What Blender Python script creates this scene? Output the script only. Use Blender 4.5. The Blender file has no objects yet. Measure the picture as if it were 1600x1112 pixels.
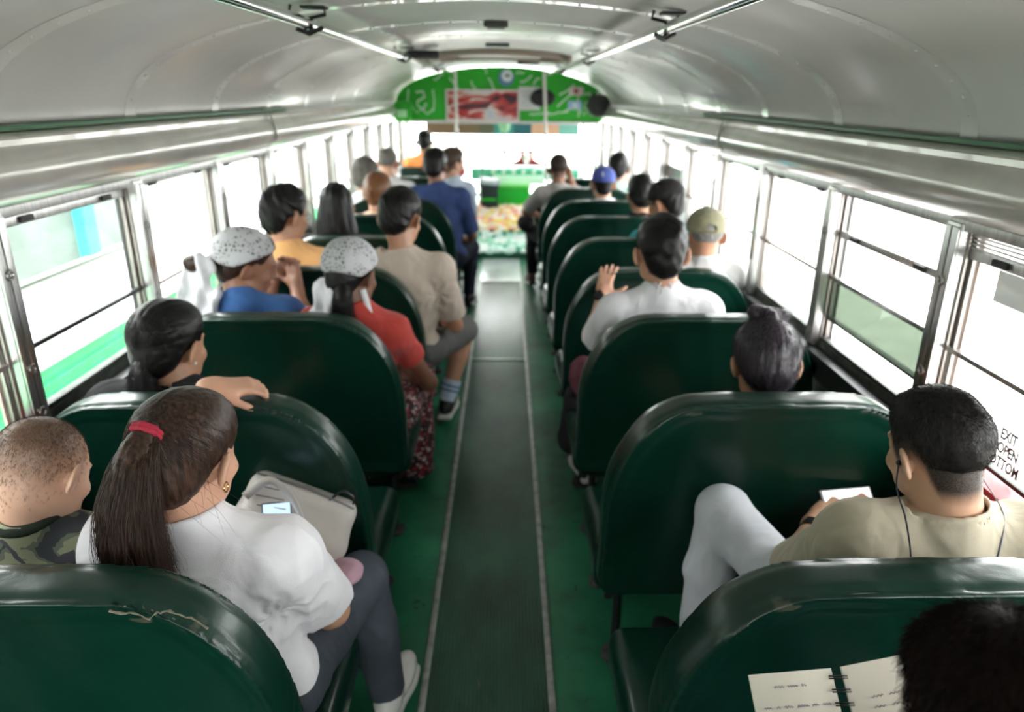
import bpy, bmesh, math, random
import numpy as np
from mathutils import Vector, Matrix, Euler
random.seed(7)
SC = bpy.context.scene
COL = SC.collection

# ------------------------------------------------------------------ camera
# the bus runs along +y, x is across (centre 0), floor at z 0
cd = bpy.data.cameras.new('camera'); cam = bpy.data.objects.new('camera', cd); COL.objects.link(cam)
PI_, YA_, RO_ = (math.radians(a) for a in (20.034, 1.956, 0.754))
w_ = Vector((math.sin(YA_)*math.cos(PI_), math.cos(YA_)*math.cos(PI_), -math.sin(PI_)))
r0 = Vector((math.cos(YA_), -math.sin(YA_), 0)); u0 = r0.cross(w_)
r_ = math.cos(RO_)*r0 + math.sin(RO_)*u0; u_ = -math.sin(RO_)*r0 + math.cos(RO_)*u0
M = Matrix((r_, u_, -w_)).transposed().to_4x4(); M.translation = Vector((0.0544, 0.0, 1.710))
cam.matrix_world = M
cd.sensor_fit = 'HORIZONTAL'; cd.sensor_width = 36.0
cd.lens = 1123.7/1600*36.0
cd.shift_x = -26.93/1600
cd.clip_start = 0.02; cd.clip_end = 200
cd.dof.use_dof = True; cd.dof.focus_distance = 1.15; cd.dof.aperture_fstop = 3.0
SC.camera = cam

# ------------------------------------------------------------------ world: bright overcast day
wd = bpy.data.worlds.new('overcast'); SC.world = wd; wd.use_nodes = True
bg = wd.node_tree.nodes['Background']
bg.inputs['Color'].default_value = (1.0, 0.99, 0.99, 1); bg.inputs['Strength'].default_value = 7.0
SC.view_settings.view_transform = 'Standard'; SC.view_settings.look = 'None'
SC.view_settings.gamma = 1.0; SC.view_settings.use_curve_mapping = False
SC.view_settings.exposure = 1.12
SC.cycles.max_bounces = 9; SC.cycles.diffuse_bounces = 5; SC.cycles.glossy_bounces = 4
SC.cycles.transparent_max_bounces = 16; SC.cycles.transmission_bounces = 6
SC.cycles.sample_clamp_indirect = 12.0
SC.cycles.use_denoising = True

def portal(name, loc, rot, sx, sy):
    l = bpy.data.lights.new(name, 'AREA'); l.shape = 'RECTANGLE'; l.size = sx; l.size_y = sy
    l.cycles.is_portal = True
    o = bpy.data.objects.new(name, l); o.location = loc; o.rotation_euler = rot; COL.objects.link(o)
H = math.pi/2
portal('window_portal', (1.27, 4.2, 1.12), (0, H, 0), 0.62, 10.2)
portal('window_portal', (-1.27, 4.2, 1.12), (0, -H, 0), 0.62, 10.2)
portal('windshield_portal', (0, 9.35, 1.0), (-H, 0, 0), 2.2, 1.0)
portal('rear_portal', (0, -0.98, 1.15), (H, 0, 0), 2.0, 0.55)

# ------------------------------------------------------------------ materials
def newmat(name):
    m = bpy.data.materials.new(name); m.use_nodes = True
    return m, m.node_tree, m.node_tree.nodes['Principled BSDF']
def N(nt, t, **kw):
    n = nt.nodes.new(t)
    for k, v in kw.items():
        if k in n.inputs: n.inputs[k].default_value = v
        else: setattr(n, k, v)
    return n
def coords(nt, scale=(1, 1, 1), kind='Object', loc=(0, 0, 0)):
    tc = N(nt, 'ShaderNodeTexCoord'); mp = N(nt, 'ShaderNodeMapping')
    mp.inputs['Scale'].default_value = scale; mp.inputs['Location'].default_value = loc
    nt.links.new(tc.outputs[kind], mp.inputs['Vector']); return mp.outputs['Vector']
def ramp(nt, fac, stops):
    r = N(nt, 'ShaderNodeValToRGB'); e = r.color_ramp.elements
    while len(e) < len(stops): e.new(0.5)
    for i, (p, c) in enumerate(stops):
        e[i].position = p; e[i].color = tuple(c)+(1,) if len(c) == 3 else c
    nt.links.new(fac, r.inputs['Fac']); return r.outputs['Color']
def mixc(nt, fac, a, b):
    m = N(nt, 'ShaderNodeMix', data_type='RGBA')
    for s, v in ((m.inputs[6], a), (m.inputs[7], b)):
        if isinstance(v, (tuple, list)): s.default_value = tuple(v)+(1,)
        else: nt.links.new(v, s)
    if isinstance(fac, float): m.inputs[0].default_value = fac
    else: nt.links.new(fac, m.inputs[0])
    return m.outputs[2]
def bump(nt, b, h, strength=0.3, dist=0.002):
    bn = N(nt, 'ShaderNodeBump'); bn.inputs['Strength'].default_value = strength; bn.inputs['Distance'].default_value = dist
    nt.links.new(h, bn.inputs['Height']); nt.links.new(bn.outputs['Normal'], b.inputs['Normal'])
_mc = {}
def simple(name, col, rough=0.5, metal=0.0, noise=0.0, nscale=30, bmp=0.0, coat=0.0, stretch=(1, 1, 1)):
    if name in _mc: return _mc[name]
    m, nt, b = newmat(name)
    b.inputs['Base Color'].default_value = tuple(col)+(1,); b.inputs['Roughness'].default_value = rough
    b.inputs['Metallic'].default_value = metal; b.inputs['Coat Weight'].default_value = coat
    v = coords(nt, stretch); n = N(nt, 'ShaderNodeTexNoise', Scale=nscale, Detail=4.0); nt.links.new(v, n.inputs['Vector'])
    if noise:
        c = ramp(nt, n.outputs['Fac'], [(0.3, [x*(1-noise) for x in col]), (0.7, [min(1, x*(1+noise)) for x in col])])
        nt.links.new(c, b.inputs['Base Color'])
    if bmp: bump(nt, b, n.outputs['Fac'], bmp, 0.003)
    _mc[name] = m; return m

M_ALU = simple('brushed_aluminium', (.50, .50, .49), .32, 1.0, .18, 18, 0, stretch=(6, 6, .8))
M_ALUW = simple('worn_aluminium', (.42, .41, .39), .42, 1.0, .35, 9, .1)
M_CHROME = simple('polished_steel', (.72, .72, .72), .12, 1.0)
M_BLACK = simple('black_rubber', (.012, .012, .012), .5)
M_BLKMET = simple('black_painted_steel', (.008, .009, .009), .38, 0, .3, 40, .1)
M_SCREW = simple('steel_screw', (.55, .54, .52), .3, 1.0)

def mat_ceiling():
    m, nt, b = newmat('cream_enamel_ceiling')
    v = coords(nt, (1, 1, 1)); n = N(nt, 'ShaderNodeTexNoise', Scale=2.2, Detail=5.0); nt.links.new(v, n.inputs['Vector'])
    c = ramp(nt, n.outputs['Fac'], [(.3, (.62, .61, .59)), (.7, (.69, .68, .66))])
    nt.links.new(c, b.inputs['Base Color']); b.inputs['Roughness'].default_value = .30
    b.inputs['Coat Weight'].default_value = .5; b.inputs['Coat Roughness'].default_value = .16
    n2 = N(nt, 'ShaderNodeTexNoise', Scale=3.5, Detail=2.0); nt.links.new(v, n2.inputs['Vector'])
    bump(nt, b, n2.outputs['Fac'], .12, .02)
    return m
M_CEIL = mat_ceiling()
M_RIB = simple('rib_enamel', (.72, .71, .69), .32, 0, .06, 8, coat=.4)
M_DUCT = simple('duct_enamel', (.56, .54, .50), .26, .25, .12, 5, .05, coat=.5)
M_WALL = simple('wall_panel_paint', (.16, .2, .17), .5, .1, .3, 12, .1)
M_GRNTRIM = simple('green_trim_paint', (.02, .14, .05), .45)
M_RED = simple('red_safety_paint', (.36, .012, .02), .35)

def mat_floor():
    m, nt, b = newmat('green_painted_floor')
    v = coords(nt, (1, 1, 1)); n = N(nt, 'ShaderNodeTexNoise', Scale=5.0, Detail=8.0, Roughness=.6); nt.links.new(v, n.inputs['Vector'])
    c = ramp(nt, n.outputs['Fac'], [(.28, (.008, .05, .027)), (.46, (.014, .125, .062)), (.66, (.02, .175, .088)), (.8, (.05, .24, .13))])
    n3 = N(nt, 'ShaderNodeTexNoise', Scale=160.0, Detail=2.0); nt.links.new(v, n3.inputs['Vector'])
    sp = ramp(nt, n3.outputs['Fac'], [(.72, (0, 0, 0)), (.76, (1, 1, 1))])
    c = mixc(nt, sp, c, (.2, .27, .2))
    n4 = N(nt, 'ShaderNodeTexNoise', Scale=22.0, Detail=3.0, Distortion=1.5); nt.links.new(v, n4.inputs['Vector'])
    dk = ramp(nt, n4.outputs['Fac'], [(.66, (0, 0, 0)), (.72, (1, 1, 1))])
    c = mixc(nt, dk, c, (.005, .03, .018))
    nt.links.new(c, b.inputs['Base Color']); b.inputs['Roughness'].default_value = .36
    bump(nt, b, n.outputs['Fac'], .25, .006)
    return m
M_FLOOR = mat_floor()
def mat_mat():
    m, nt, b = newmat('ribbed_green_rubber')
    v = coords(nt, (1, .5, 1)); n = N(nt, 'ShaderNodeTexNoise', Scale=4.0, Detail=8.0, Roughness=.62); nt.links.new(v, n.inputs['Vector'])
    c = ramp(nt, n.outputs['Fac'], [(.3, (.012, .036, .026)), (.52, (.022, .085, .055)), (.72, (.04, .13, .085))])
    n3 = N(nt, 'ShaderNodeTexNoise', Scale=90.0, Detail=3.0); nt.links.new(v, n3.inputs['Vector'])
    sp = ramp(nt, n3.outputs['Fac'], [(.7, (0, 0, 0)), (.78, (1, 1, 1))])
    c = mixc(nt, sp, c, (.16, .16, .07))
    nt.links.new(c, b.inputs['Base Color']); b.inputs['Roughness'].default_value = .34
    b.inputs['Specular IOR Level'].default_value = .25; b.inputs['Coat Weight'].default_value = .75; b.inputs['Coat IOR'].default_value = 1.34; b.inputs['Coat Roughness'].default_value = .2
    return m
M_MAT = mat_mat()

def mat_vinyl(name, spots=(), base=((.0005, .0130, .0080), (.0012, .0245, .0150))):
    """dark green seat vinyl; spots = worn places (x, y, z, rx, rz) in seat coordinates where pale foam shows"""
    m, nt, b = newmat(name)
    v = coords(nt); n = N(nt, 'ShaderNodeTexNoise', Scale=3.0, Detail=5.0); nt.links.new(v, n.inputs['Vector'])
    c = ramp(nt, n.outputs['Fac'], [(.3, base[0]), (.7, base[1])])
    nn = N(nt, 'ShaderNodeTexNoise', Scale=30.0, Detail=4.0); nt.links.new(v, nn.inputs['Vector'])
    for (sx, sy, sz, rx, rz) in spots:
        mp = N(nt, 'ShaderNodeMapping'); mp.vector_type = 'POINT'
        mp.inputs['Location'].default_value = (-sx/rx, -sy/.05, -sz/rz); mp.inputs['Scale'].default_value = (1/rx, 1/.05, 1/rz)
        nt.links.new(v, mp.inputs['Vector'])
        ln = N(nt, 'ShaderNodeVectorMath', operation='LENGTH'); nt.links.new(mp.outputs['Vector'], ln.inputs[0])
        ad = N(nt, 'ShaderNodeMath', operation='MULTIPLY_ADD'); nt.links.new(nn.outputs['Fac'], ad.inputs[0]); ad.inputs[1].default_value = 3.2
        sb = N(nt, 'ShaderNodeMath', operation='SUBTRACT'); nt.links.new(ln.outputs['Value'], sb.inputs[0]); sb.inputs[1].default_value = 1.75
        nt.links.new(sb.outputs[0], ad.inputs[2])
        mk = ramp(nt, ad.outputs[0], [(.30, (1, 1, 1)), (.62, (0, 0, 0))])
        c = mixc(nt, mk, c, (.05, .055, .04))
    nt.links.new(c, b.inputs['Base Color'])
    b.inputs['Roughness'].default_value = .30; b.inputs['Specular IOR Level'].default_value = .36; b.inputs['Coat Weight'].default_value = .12; b.inputs['Coat Roughness'].default_value = .12
    v2 = coords(nt, (1, 1, 1)); n2 = N(nt, 'ShaderNodeTexNoise', Scale=5.0, Detail=2.5, Distortion=.8); nt.links.new(v2, n2.inputs['Vector'])
    n5 = N(nt, 'ShaderNodeTexNoise', Scale=260.0, Detail=1.0); nt.links.new(v2, n5.inputs['Vector'])
    ma = N(nt, 'ShaderNodeMath', operation='MULTIPLY_ADD'); nt.links.new(n5.outputs['Fac'], ma.inputs[0]); ma.inputs[1].default_value = .02
    nt.links.new(n2.outputs['Fac'], ma.inputs[2])
    bump(nt, b, ma.outputs[0], .35, .02)
    return m
M_VINYL = mat_vinyl('green_vinyl')
def mat_glass(name, tint, gl=.06, alpha=.05):
    m, nt, b = newmat(name); nt.nodes.remove(b); out = nt.nodes['Material Output']
    tr = N(nt, 'ShaderNodeBsdfTransparent', Color=tuple(tint)+(1,)); g = N(nt, 'ShaderNodeBsdfGlossy', Roughness=.02)
    df = N(nt, 'ShaderNodeBsdfDiffuse', Color=(.6, .66, .6, 1))
    lw = N(nt, 'ShaderNodeLayerWeight', Blend=.5); pw = N(nt, 'ShaderNodeMath', operation='POWER'); nt.links.new(lw.outputs['Facing'], pw.inputs[0]); pw.inputs[1].default_value = 5.0
    fr = N(nt, 'ShaderNodeMath', operation='MULTIPLY_ADD'); nt.links.new(pw.outputs[0], fr.inputs[0]); fr.inputs[1].default_value = .8; fr.inputs[2].default_value = .04
    mx = N(nt, 'ShaderNodeMixShader'); mx2 = N(nt, 'ShaderNodeMixShader')
    mx2.inputs['Fac'].default_value = alpha
    nt.links.new(tr.outputs[0], mx2.inputs[1]); nt.links.new(df.outputs[0], mx2.inputs[2])
    nt.links.new(fr.outputs[0], mx.inputs['Fac']); nt.links.new(mx2.outputs[0], mx.inputs[1]); nt.links.new(g.outputs[0], mx.inputs[2])
    nt.links.new(mx.outputs[0], out.inputs['Surface']); return m
M_GLASS = mat_glass('window_glass', (.96, .98, .97), alpha=.01)
M_TINT = mat_glass('tinted_window_glass', (.33, .38, .33), alpha=.12)
M_STICK = mat_glass('grey_film', (.35, .35, .35), alpha=.35)

# ------------------------------------------------------------------ object helpers
def link(o, parent=None):
    COL.objects.link(o)
    if parent is not None: o.parent = parent
    return o
def tag(o, label=None, cat=None, group=None, kind=None):
    if label: o['label'] = label
    if cat: o['category'] = cat
    if group: o['group'] = group
    if kind: o['kind'] = kind
    return o
def empty(name, loc, label=None, cat=None, group=None, kind=None):
    o = bpy.data.objects.new(name, None); o.location = loc; o.empty_display_size = .1
    link(o); return tag(o, label, cat, group, kind)
def wloc(p):
    v = Vector((0, 0, 0))
    while p is not None: v += Vector(p.location); p = p.parent
    return v
class MB:
    """collects shapes in world coordinates, built as one mesh"""
    def __init__(s): s.bm = bmesh.new()
    def box(s, c, size, rot=None, bev=0.0, seg=2):
        mt = Matrix.Translation(Vector(c)) @ ((rot.to_4x4() if rot else Matrix.Identity(4))) @ Matrix.Diagonal((*size, 1))
        r = bmesh.ops.create_cube(s.bm, size=1.0, matrix=mt)
        if bev:
            es = list({e for v in r['verts'] for e in v.link_edges})
            bmesh.ops.bevel(s.bm, geom=es, offset=bev, segments=seg, affect='EDGES', profile=.7)
        return s
    def cyl(s, a, b, r, n=12, r2=None, caps=True):
        a = Vector(a); b = Vector(b); d = b-a; L = d.length
        q = d.to_track_quat('Z', 'Y').to_matrix().to_4x4()
        bmesh.ops.create_cone(s.bm, cap_ends=caps, segments=n, radius1=r, radius2=r if r2 is None else r2, depth=L, matrix=Matrix.Translation((a+b)/2) @ q)
        return s
    def ball(s, c, r, n=10, sc=(1, 1, 1)):
        bmesh.ops.create_uvsphere(s.bm, u_segments=n*2, v_segments=n, radius=1, matrix=Matrix.Translation(Vector(c)) @ Matrix.Diagonal((r*sc[0], r*sc[1], r*sc[2], 1)))
        return s
    def tube(s, pts, r, n=8, closed=False, rs=None):
        pts = [Vector(p) for p in pts]; rings = []; m = len(pts); prev = None
        for i, p in enumerate(pts):
            if closed: t = pts[(i+1) % m]-pts[i-1]
            else: t = pts[min(i+1, m-1)]-pts[max(i-1, 0)]
            t.normalize()
            if prev is None:
                up = Vector((0, 0, 1)) if abs(t.z) < .9 else Vector((1, 0, 0)); x = t.cross(up).normalized()
            else: x = (prev - t*prev.dot(t)).normalized()
            prev = x; y = t.cross(x); rr = rs[i] if rs else r
            rings.append([s.bm.verts.new(p+x*rr*math.cos(2*math.pi*k/n)+y*rr*math.sin(2*math.pi*k/n)) for k in range(n)])
        for i in range(m if closed else m-1):
            A, B = rings[i], rings[(i+1) % m]
            for k in range(n): s.bm.faces.new((A[k], A[(k+1) % n], B[(k+1) % n], B[k]))
        if not closed:
            s.bm.faces.new(rings[0][::-1]); s.bm.faces.new(rings[-1])
        return s
    def strip(s, prof, y0, y1, closed=False, axis='y', ny=1):
        """profile of (x,z) pulled along y"""
        rows = []
        for j in range(ny+1):
            y = y0+(y1-y0)*j/ny
            rows.append([s.bm.verts.new((p[0], y, p[1])) for p in prof])
        m = len(prof)
        for j in range(ny):
            for k in range(m if closed else m-1):
                s.bm.faces.new((rows[j][k], rows[j][(k+1) % m], rows[j+1][(k+1) % m], rows[j+1][k]))
        if closed:
            s.bm.faces.new(rows[0][::-1]); s.bm.faces.new(rows[-1])
        return s
    def poly(s, pts, thick):
        """flat polygon given by 3d points, given a thickness vector"""
        t = Vector(thick); a = [s.bm.verts.new(Vector(p)) for p in pts]; b = [s.bm.verts.new(Vector(p)+t) for p in pts]
        s.bm.faces.new(a[::-1]); s.bm.faces.new(b); m = len(a)
        for k in range(m): s.bm.faces.new((a[k], a[(k+1) % m], b[(k+1) % m], b[k]))
        return s
    def build(s, name, mat, parent=None, smooth=True, loc=None, angle=40):
        bmesh.ops.recalc_face_normals(s.bm, faces=s.bm.faces[:])
        off = wloc(parent) if parent else Vector((0, 0, 0))
        if loc is not None: off = Vector(loc)
        for v in s.bm.verts: v.co -= off
        me = bpy.data.meshes.new(name); s.bm.to_mesh(me); s.bm.free()
        me.materials.append(mat)
        if smooth:
            me.polygons.foreach_set('use_smooth', [True]*len(me.polygons)); me.set_sharp_from_angle(angle=math.radians(angle))
        o = bpy.data.objects.new(name, me)
        if loc is not None: o.location = off
        return link(o, parent)
def text(name, body, size, mtx, mat, parent, ext=.0004):
    cu = bpy.data.curves.new(name, 'FONT'); cu.body = body; cu.size = size; cu.extrude = ext; cu.offset = size*.035; cu.align_x = 'LEFT'
    cu.materials.append(mat); t_ = bpy.data.objects.new(name, cu); COL.objects.link(t_); bpy.context.view_layer.update()
    me = bpy.data.meshes.new_from_object(t_.evaluated_get(bpy.context.evaluated_depsgraph_get())); bpy.data.objects.remove(t_)
    if not me.materials: me.materials.append(mat)
    o = bpy.data.objects.new(name, me); link(o, parent)
    o.matrix_local = Matrix.Translation(-wloc(parent)) @ mtx
    return o

# ------------------------------------------------------------------ distance-field modelling (soft bodies, padding, cloth)
V3 = lambda *a: np.array(a, float)
def rotm(yaw=0, pitch=0, roll=0):
    """yaw>0 turns to the left (+x to +y), pitch>0 looks down, roll>0 tips to the right"""
    return np.array((Matrix.Rotation(yaw, 3, 'Z') @ Matrix.Rotation(-pitch, 3, 'X') @ Matrix.Rotation(roll, 3, 'Y')))
class SDF:
    def __init__(s): s.p = []; s.post = []
    def cap(s, a, b, ra, rb=None, k=.02, op='add', sq=None):
        a = np.array(a, float); b = np.array(b, float); rb = ra if rb is None else rb
        lo = np.minimum(a-ra, b-rb); hi = np.maximum(a+ra, b+rb); ba = b-a; L = max(ba@ba, 1e-9)
        def f(X, Y, Z):
            px, py, pz = X-a[0], Y-a[1], Z-a[2]
            t = np.clip((px*ba[0]+py*ba[1]+pz*ba[2])/L, 0, 1)
            return np.sqrt((px-t*ba[0])**2+(py-t*ba[1])**2+(pz-t*ba[2])**2)-(ra+(rb-ra)*t)
        s.p.append((lo, hi, f, k, op)); return s
    def chain(s, pts, rs, k=.02, op='add'):
        for i in range(len(pts)-1): s.cap(pts[i], pts[i+1], rs[i], rs[i+1], k, op)
        return s
    def ell(s, c, r, R=None, k=.02, op='add'):
        c = np.array(c, float); r = np.array(r, float) if np.ndim(r) else np.array([r]*3, float); R = np.eye(3) if R is None else R
        e = np.sqrt(((R*r)**2).sum(1)); lo = c-e; hi = c+e
        def f(X, Y, Z):
            px, py, pz = X-c[0], Y-c[1], Z-c[2]
            q = [(px*R[0, i]+py*R[1, i]+pz*R[2, i]) for i in range(3)]
            k0 = np.sqrt((q[0]/r[0])**2+(q[1]/r[1])**2+(q[2]/r[2])**2)
            k1 = np.sqrt((q[0]/r[0]**2)**2+(q[1]/r[1]**2)**2+(q[2]/r[2]**2)**2)+1e-9
            return k0*(k0-1)/k1
        s.p.append((lo, hi, f, k, op)); return s
    def box(s, c, h, R=None, rad=.01, k=.02, op='add'):
        c = np.array(c, float); h = np.array(h, float); R = np.eye(3) if R is None else R
        e = np.abs(R)@h; lo = c-e; hi = c+e
        def f(X, Y, Z):
            px, py, pz = X-c[0], Y-c[1], Z-c[2]
            q = [np.abs(px*R[0, i]+py*R[1, i]+pz*R[2, i])-h[i]+rad for i in range(3)]
            return np.sqrt(np.maximum(q[0], 0)**2+np.maximum(q[1], 0)**2+np.maximum(q[2], 0)**2)+np.minimum(np.maximum(np.maximum(q[0], q[1]), q[2]), 0)-rad
        s.p.append((lo, hi, f, k, op)); return s
    def fn(s, lo, hi, f, k=.005, op='add'): s.p.append((np.array(lo, float), np.array(hi, float), f, k, op)); return s
    def cutplane(s, c, n, k=.002):
        """removes what lies on the side n points to"""
        c = np.array(c, float); n = np.array(n, float); n = n/np.linalg.norm(n)
        s.post.append(lambda D, X, Y, Z: np.maximum(D, (X-c[0])*n[0]+(Y-c[1])*n[1]+(Z-c[2])*n[2])); return s
    def disp(s, g):
        s.post.append(lambda D, X, Y, Z: D+np.where(np.abs(D) < .04, g(X, Y, Z), 0)); return s
    def grid(s, h):
        adds = [q for q in s.p if q[4] == 'add']
        lo = np.min([q[0] for q in adds], 0)-3*h-.008; hi = np.max([q[1] for q in adds], 0)+3*h+.008
        n = np.ceil((hi-lo)/h).astype(int)+1
        ax = [(lo[i]+h*np.arange(n[i])).astype(np.float32) for i in range(3)]
        D = np.full(n, .12, np.float32)
        for (l, u, f, k, op) in s.p:
            m = k+3*h+.01
            i0 = np.clip(np.floor((l-m-lo)/h).astype(int), 0, n); i1 = np.clip(np.ceil((u+m-lo)/h).astype(int)+1, 0, n)
            if np.any(i1 <= i0): continue
            sl = tuple(slice(i0[i], i1[i]) for i in range(3))
            d = f(ax[0][sl[0], None, None] if 0 else ax[0][sl[0]][:, None, None], ax[1][sl[1]][None, :, None], ax[2][sl[2]][None, None, :])
            a = D[sl]
            if op == 'add':
                e = np.maximum(k-np.abs(a-d), 0)/k if k > 0 else 0
                D[sl] = np.minimum(a, d)-e*e*k*.25
            else:
                d = -d
                e = np.maximum(k-np.abs(a-d), 0)/k if k > 0 else 0
                D[sl] = np.maximum(a, d)+e*e*k*.25
        X, Y, Z = ax[0][:, None, None], ax[1][None, :, None], ax[2][None, None, :]
        for g in s.post: D = g(D, X, Y, Z)
        return D, lo
    def mesh(s, h):
        D, lo = s.grid(h)
        for a in range(3):
            sl = [slice(None)]*3; sl[a] = 0; D[tuple(sl)] = .1; sl[a] = -1; D[tuple(sl)] = .1
        S = D < 0; n = D.shape
        cnt = np.zeros([x-1 for x in n], np.int8)
        offs = [(i, j, k) for i in (0, 1) for j in (0, 1) for k in (0, 1)]
        for (i, j, k) in offs: cnt += S[i:n[0]-1+i, j:n[1]-1+j, k:n[2]-1+k]
        act = np.argwhere((cnt > 0) & (cnt < 8)); idx = np.full(cnt.shape, -1, np.int64)
        idx[act[:, 0], act[:, 1], act[:, 2]] = np.arange(len(act))
        c = {o: D[act[:, 0]+o[0], act[:, 1]+o[1], act[:, 2]+o[2]] for o in offs}
        P = np.zeros((len(act), 3)); W = np.zeros(len(act))
        for o in offs:
            for a in range(3):
                if o[a] == 0:
                    q = list(o); q[a] = 1; q = tuple(q); A, B = c[o], c[q]; m = (A < 0) != (B < 0)
                    t = np.where(m, A/np.where(m, A-B, 1), 0)
                    e = np.array(o, float)[None, :].repeat(len(act), 0); e[:, a] += t
                    P += e*m[:, None]; W += m
        P = (P/W[:, None]+act)*h+lo
        faces = []
        for a in range(3):
            b, d = (a+1) % 3, (a+2) % 3
            s0 = [slice(0, None)]*3; s1 = [slice(0, None)]*3; s0[a] = slice(0, n[a]-1); s1[a] = slice(1, n[a])
            A, B = S[tuple(s0)], S[tuple(s1)]
            E = np.argwhere(A != B)
            E = E[(E[:, b] > 0) & (E[:, d] > 0) & (E[:, b] < n[b]-1) & (E[:, d] < n[d]-1)]
            inside = A[E[:, 0], E[:, 1], E[:, 2]]
            def cell(db, dd):
                q = E.copy(); q[:, b] -= db; q[:, d] -= dd; return idx[q[:, 0], q[:, 1], q[:, 2]]
            F = np.stack([cell(1, 1), cell(0, 1), cell(0, 0), cell(1, 0)], 1)
            F[~inside] = F[~inside][:, ::-1]; faces.append(F)
        F = np.concatenate(faces); F = F[(F >= 0).all(1)]
        return P, F
def relax(P, F, it=1, lam=.5):
    for _ in range(it):
        S = np.zeros_like(P); W = np.zeros(len(P))
        for i in range(4):
            np.add.at(S, F[:, i], P[F[:, (i+1) % 4]]); np.add.at(W, F[:, i], 1)
            np.add.at(S, F[:, (i+1) % 4], P[F[:, i]]); np.add.at(W, F[:, (i+1) % 4], 1)
        P = P*(1-lam)+lam*S/np.maximum(W, 1)[:, None]
    return P
def vnormals(P, F):
    fn = np.cross(P[F[:, 2]]-P[F[:, 0]], P[F[:, 3]]-P[F[:, 1]]); n = np.zeros_like(P)
    for i in range(F.shape[1]): np.add.at(n, F[:, i], fn)
    return n/np.maximum(np.linalg.norm(n, axis=1), 1e-12)[:, None]
def npmesh(name, P, F, mat, parent=None, attrs=None, smooth=True, loc=None):
    off = np.array(wloc(parent)) if parent else np.zeros(3)
    if loc is not None: off = np.array(loc, float)
    me = bpy.data.meshes.new(name); nv, nf, k = len(P), len(F), F.shape[1]
    me.vertices.add(nv); me.vertices.foreach_set('co', (P-off).astype(np.float32).ravel())
    me.loops.add(nf*k); me.loops.foreach_set('vertex_index', F.astype(np.int32).ravel())
    me.polygons.add(nf); me.polygons.foreach_set('loop_start', np.arange(0, nf*k, k, dtype=np.int32))
    me.polygons.foreach_set('use_smooth', np.full(nf, smooth))
    me.update(calc_edges=True); me.materials.append(mat)
    for an, av in (attrs or {}).items():
        at = me.attributes.new(an, 'FLOAT', 'POINT'); at.data.foreach_set('value', av.astype(np.float32))
    o = bpy.data.objects.new(name, me)
    if loc is not None: o.location = off
    return link(o, parent)
def field(s, name, mat, h, parent=None, xf=None, rl=1, attrs=None, loc=None):
    P, F = s.mesh(h); P = relax(P, F, rl) if rl else P
    if xf is not None: P = xf(P)
    a = {k: g(P) for k, g in attrs.items()} if attrs else None
    return npmesh(name, P, F, mat, parent, a, loc=loc), P, F

# ================================================================== THE BUS
HW = 1.22; ZS = .84; ZH = 1.42; Y0, Y1 = -.95, 9.3
# ---- floor
o = MB().box((0, 4.2, -.03), (2.44, 10.3, .06)).build('floor', M_FLOOR, smooth=False); tag(o, kind='structure')
mb = MB(); prof = [(-.185, .001)]
nr = 30; w = .37/nr
for i in range(nr):
    x = -.185+i*w; prof += [(x+.15*w, .0065), (x+.55*w, .0065), (x+.68*w, .003), (x+.98*w, .003)]
prof += [(.185, .001)]
mb.strip(prof, -.9, 4.6, False); mb.strip(prof, 4.606, 6.75, False)
o = mb.build('aisle_mat', M_MAT, smooth=False); tag(o, 'ribbed green rubber runner down the middle of the aisle', 'floor mat')
for s, nm in ((-1, 'trim_1'), (1, 'trim_2')):
    mb = MB().box((s*.193, 2.95, .006), (.021, 7.7, .009), bev=.003)
    for i in range(34): mb.cyl((s*.193, -.8+i*.22, .010), (s*.193, -.8+i*.22, .0125), .004, 8)
    tag(mb.build(nm, simple('trim_steel', (.36, .37, .36), .38, .8, .3, 25)), kind='structure')
tag(MB().box((0, 4.603, .008), (.36, .02, .006), bev=.002).box((0, 6.76, .008), (.36, .025, .006), bev=.002).build('trim_3', M_ALU), kind='structure')

tag(MB().box((0, 7.27, .004), (.40, 1.0, .008), bev=.002).build('trim_4', simple('pale_step_plate', (.5, .56, .55), .3, .4, .15, 9)), kind='structure')
# ---- roof
def arch(t):  # t 0..pi, half ellipse
    return (1.165*math.cos(t), 1.615+.37*math.sin(t)**.92 if math.sin(t) > 0 else 1.615)
AR = [arch(math.pi*i/64) for i in range(65)]
mb = MB().strip(AR, Y0, 9.32, False, ny=1); o = mb.build('ceiling', M_CEIL, angle=60)
md = o.modifiers.new('thick', 'SOLIDIFY'); md.thickness = .03; md.offset = 1; tag(o, kind='structure')
md.offset = -1 if False else 1
RIBY = [1.77+.722*k for k in range(-3, 10)]
for i, y in enumerate(RIBY):
    if y > 8.2: continue
    mb = MB(); inner = [(x*.9985, 1.6145+(z-1.615)*.9975) for x, z in AR]
    mb.strip(inner, y-.035, y+.035, False)
    for j in range(3, 62, 2):
        x, z = inner[j]; t = math.pi*j/64; n = Vector((-math.cos(t)*.4, 0, -math.sin(t))).normalized()
        p = Vector((x, y, z)); mb.cyl(p, p+n*.004, .0055, 8, .004)
    o = mb.build('trim_%d' % (10+i), M_RIB, angle=50)
    tag(o, kind='structure')
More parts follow.
